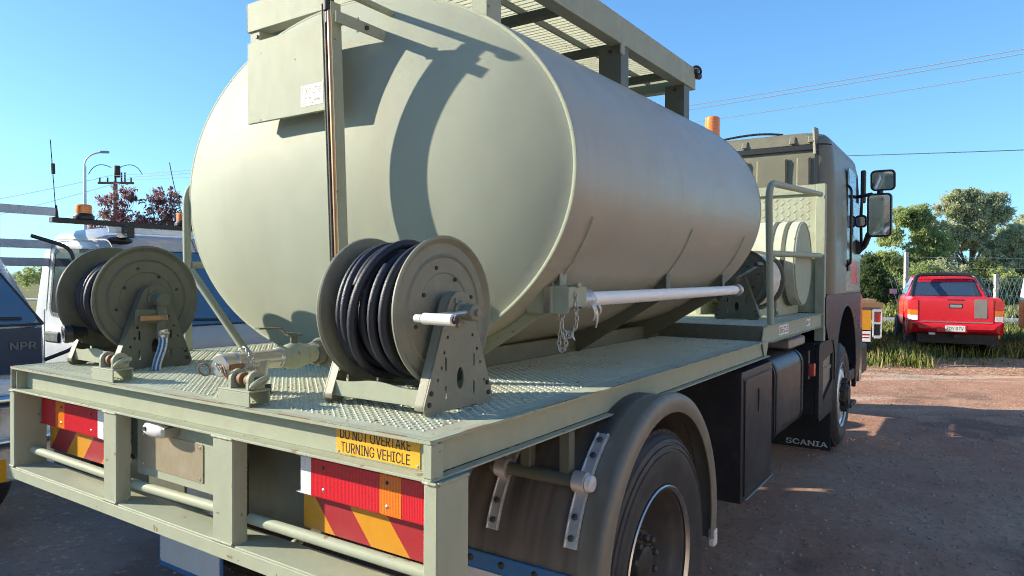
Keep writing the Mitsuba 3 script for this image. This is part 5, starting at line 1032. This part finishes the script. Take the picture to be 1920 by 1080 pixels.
add('upper_cab', PO(hull([(x, y, z) for x, y, z in ((-2.0, 0, 1.225), (-.03, 0, 1.225), (-2, -2, 1.225), (-.03, -2, 1.225), (-1.9, -.35, 2.05), (-.13, -.35, 2.05), (-1.9, -1.9, 2.05), (-.13, -1.9, 2.05))])), 'white_paint', ot)
add('windscreen', PO(hull([(x, y, z) for x, y, z in ((-1.9, .0, 1.27), (-.12, .0, 1.27), (-1.82, -.32, 1.98), (-.2, -.32, 1.98), (-1.9, .012, 1.27), (-.12, .012, 1.27), (-1.82, -.305, 1.98), (-.2, -.305, 1.98))])), 'tinted_glass', ot)
add('bull_bar', PO(cat([tube(bend([(.02, -.1, .62), (.05, .25, .6), (.05, .25, 1.0), (.02, -.05, 1.02)], .08), .03, 10), tube([(.03, .25, .7), (-1.9, .25, .7)], .03, 10), tube([(.03, .25, .95), (-1.9, .25, .95)], .03, 10)])), 'chrome', ot)
add('bumper', PO(box(-2, .0, -.1, .15, .40, .60, .03)), 'dark_trim', ot)
add('mirror', PO(cat([box(.05, .22, -.2, -.1, 1.25, 1.42, .03), tube([(-.03, -.2, 1.3), (.1, -.16, 1.33)], .012, 6)])), 'white_paint', ot)
for x in (-.2, -1.8): add('wheel', PO(cyl((x - .12, -.9, .42), (x + .12, -.9, .42), .42, 28, ch=.05)), 'rubber', ot)

# ================================================================ out of view: placed for the mirrors to reflect and to bounce light
sh = thing('shed', 'unseen long pale workshop behind the photographer, for the truck mirrors to reflect', 'shed')
add('wall', box(-14, 3, -34.0, -24, GZ - .1, 3.2, 0), 'white_paint', sh)
add('roof', hull([(x, y, z) for x in (-14.5, 3.5) for y, z in ((-34.5, 3.21), (-23.5, 3.21), (-29, 5.2))]), 'galvanised', sh)
for x in (-11, -6, -1): add('door', box(x - 1.6, x + 1.6, -23.99, -23.9, GZ, 2.2), 'black_box', sh)
for i, (x, y, H) in enumerate(((-3, -20, 7.5), (8, -26, 9), (7, -38, 8))):
    tree('shade_tree', ('unseen tree in front of the workshop', 'unseen tree at the end of the workshop', 'unseen tree behind the workshop')[i] + ', behind the photographer, for the truck mirrors to reflect', (x, y, GZ), H, [(-1.2, H * .6, 1.6, 1), (1.1, H * .65, 1.6, 1), (0, H * .85, 1.4, 1)], 3500, 'dark_leaf', .28, 300 + i, .2)

sh2 = thing('shed', 'unseen long cream building right of the yard, placed to bounce warm light onto the truck side', 'shed')  # out of view, placed to light the shaded right side of the truck
add('wall', box(13, 24, -22, 15, GZ - .1, 3.9, 0), 'cream_wall', sh2)
add('roof', hull([(x, y, z) for y in (-22.5, 15.5) for x, z in ((12.6, 3.91), (24.4, 3.91), (18.5, 6.0))]), 'galvanised', sh2)
for y in (-14, -5, 4): add('door', box(12.92, 12.99, y - 1.5, y + 1.5, GZ, 2.0), 'rim_steel', sh2)
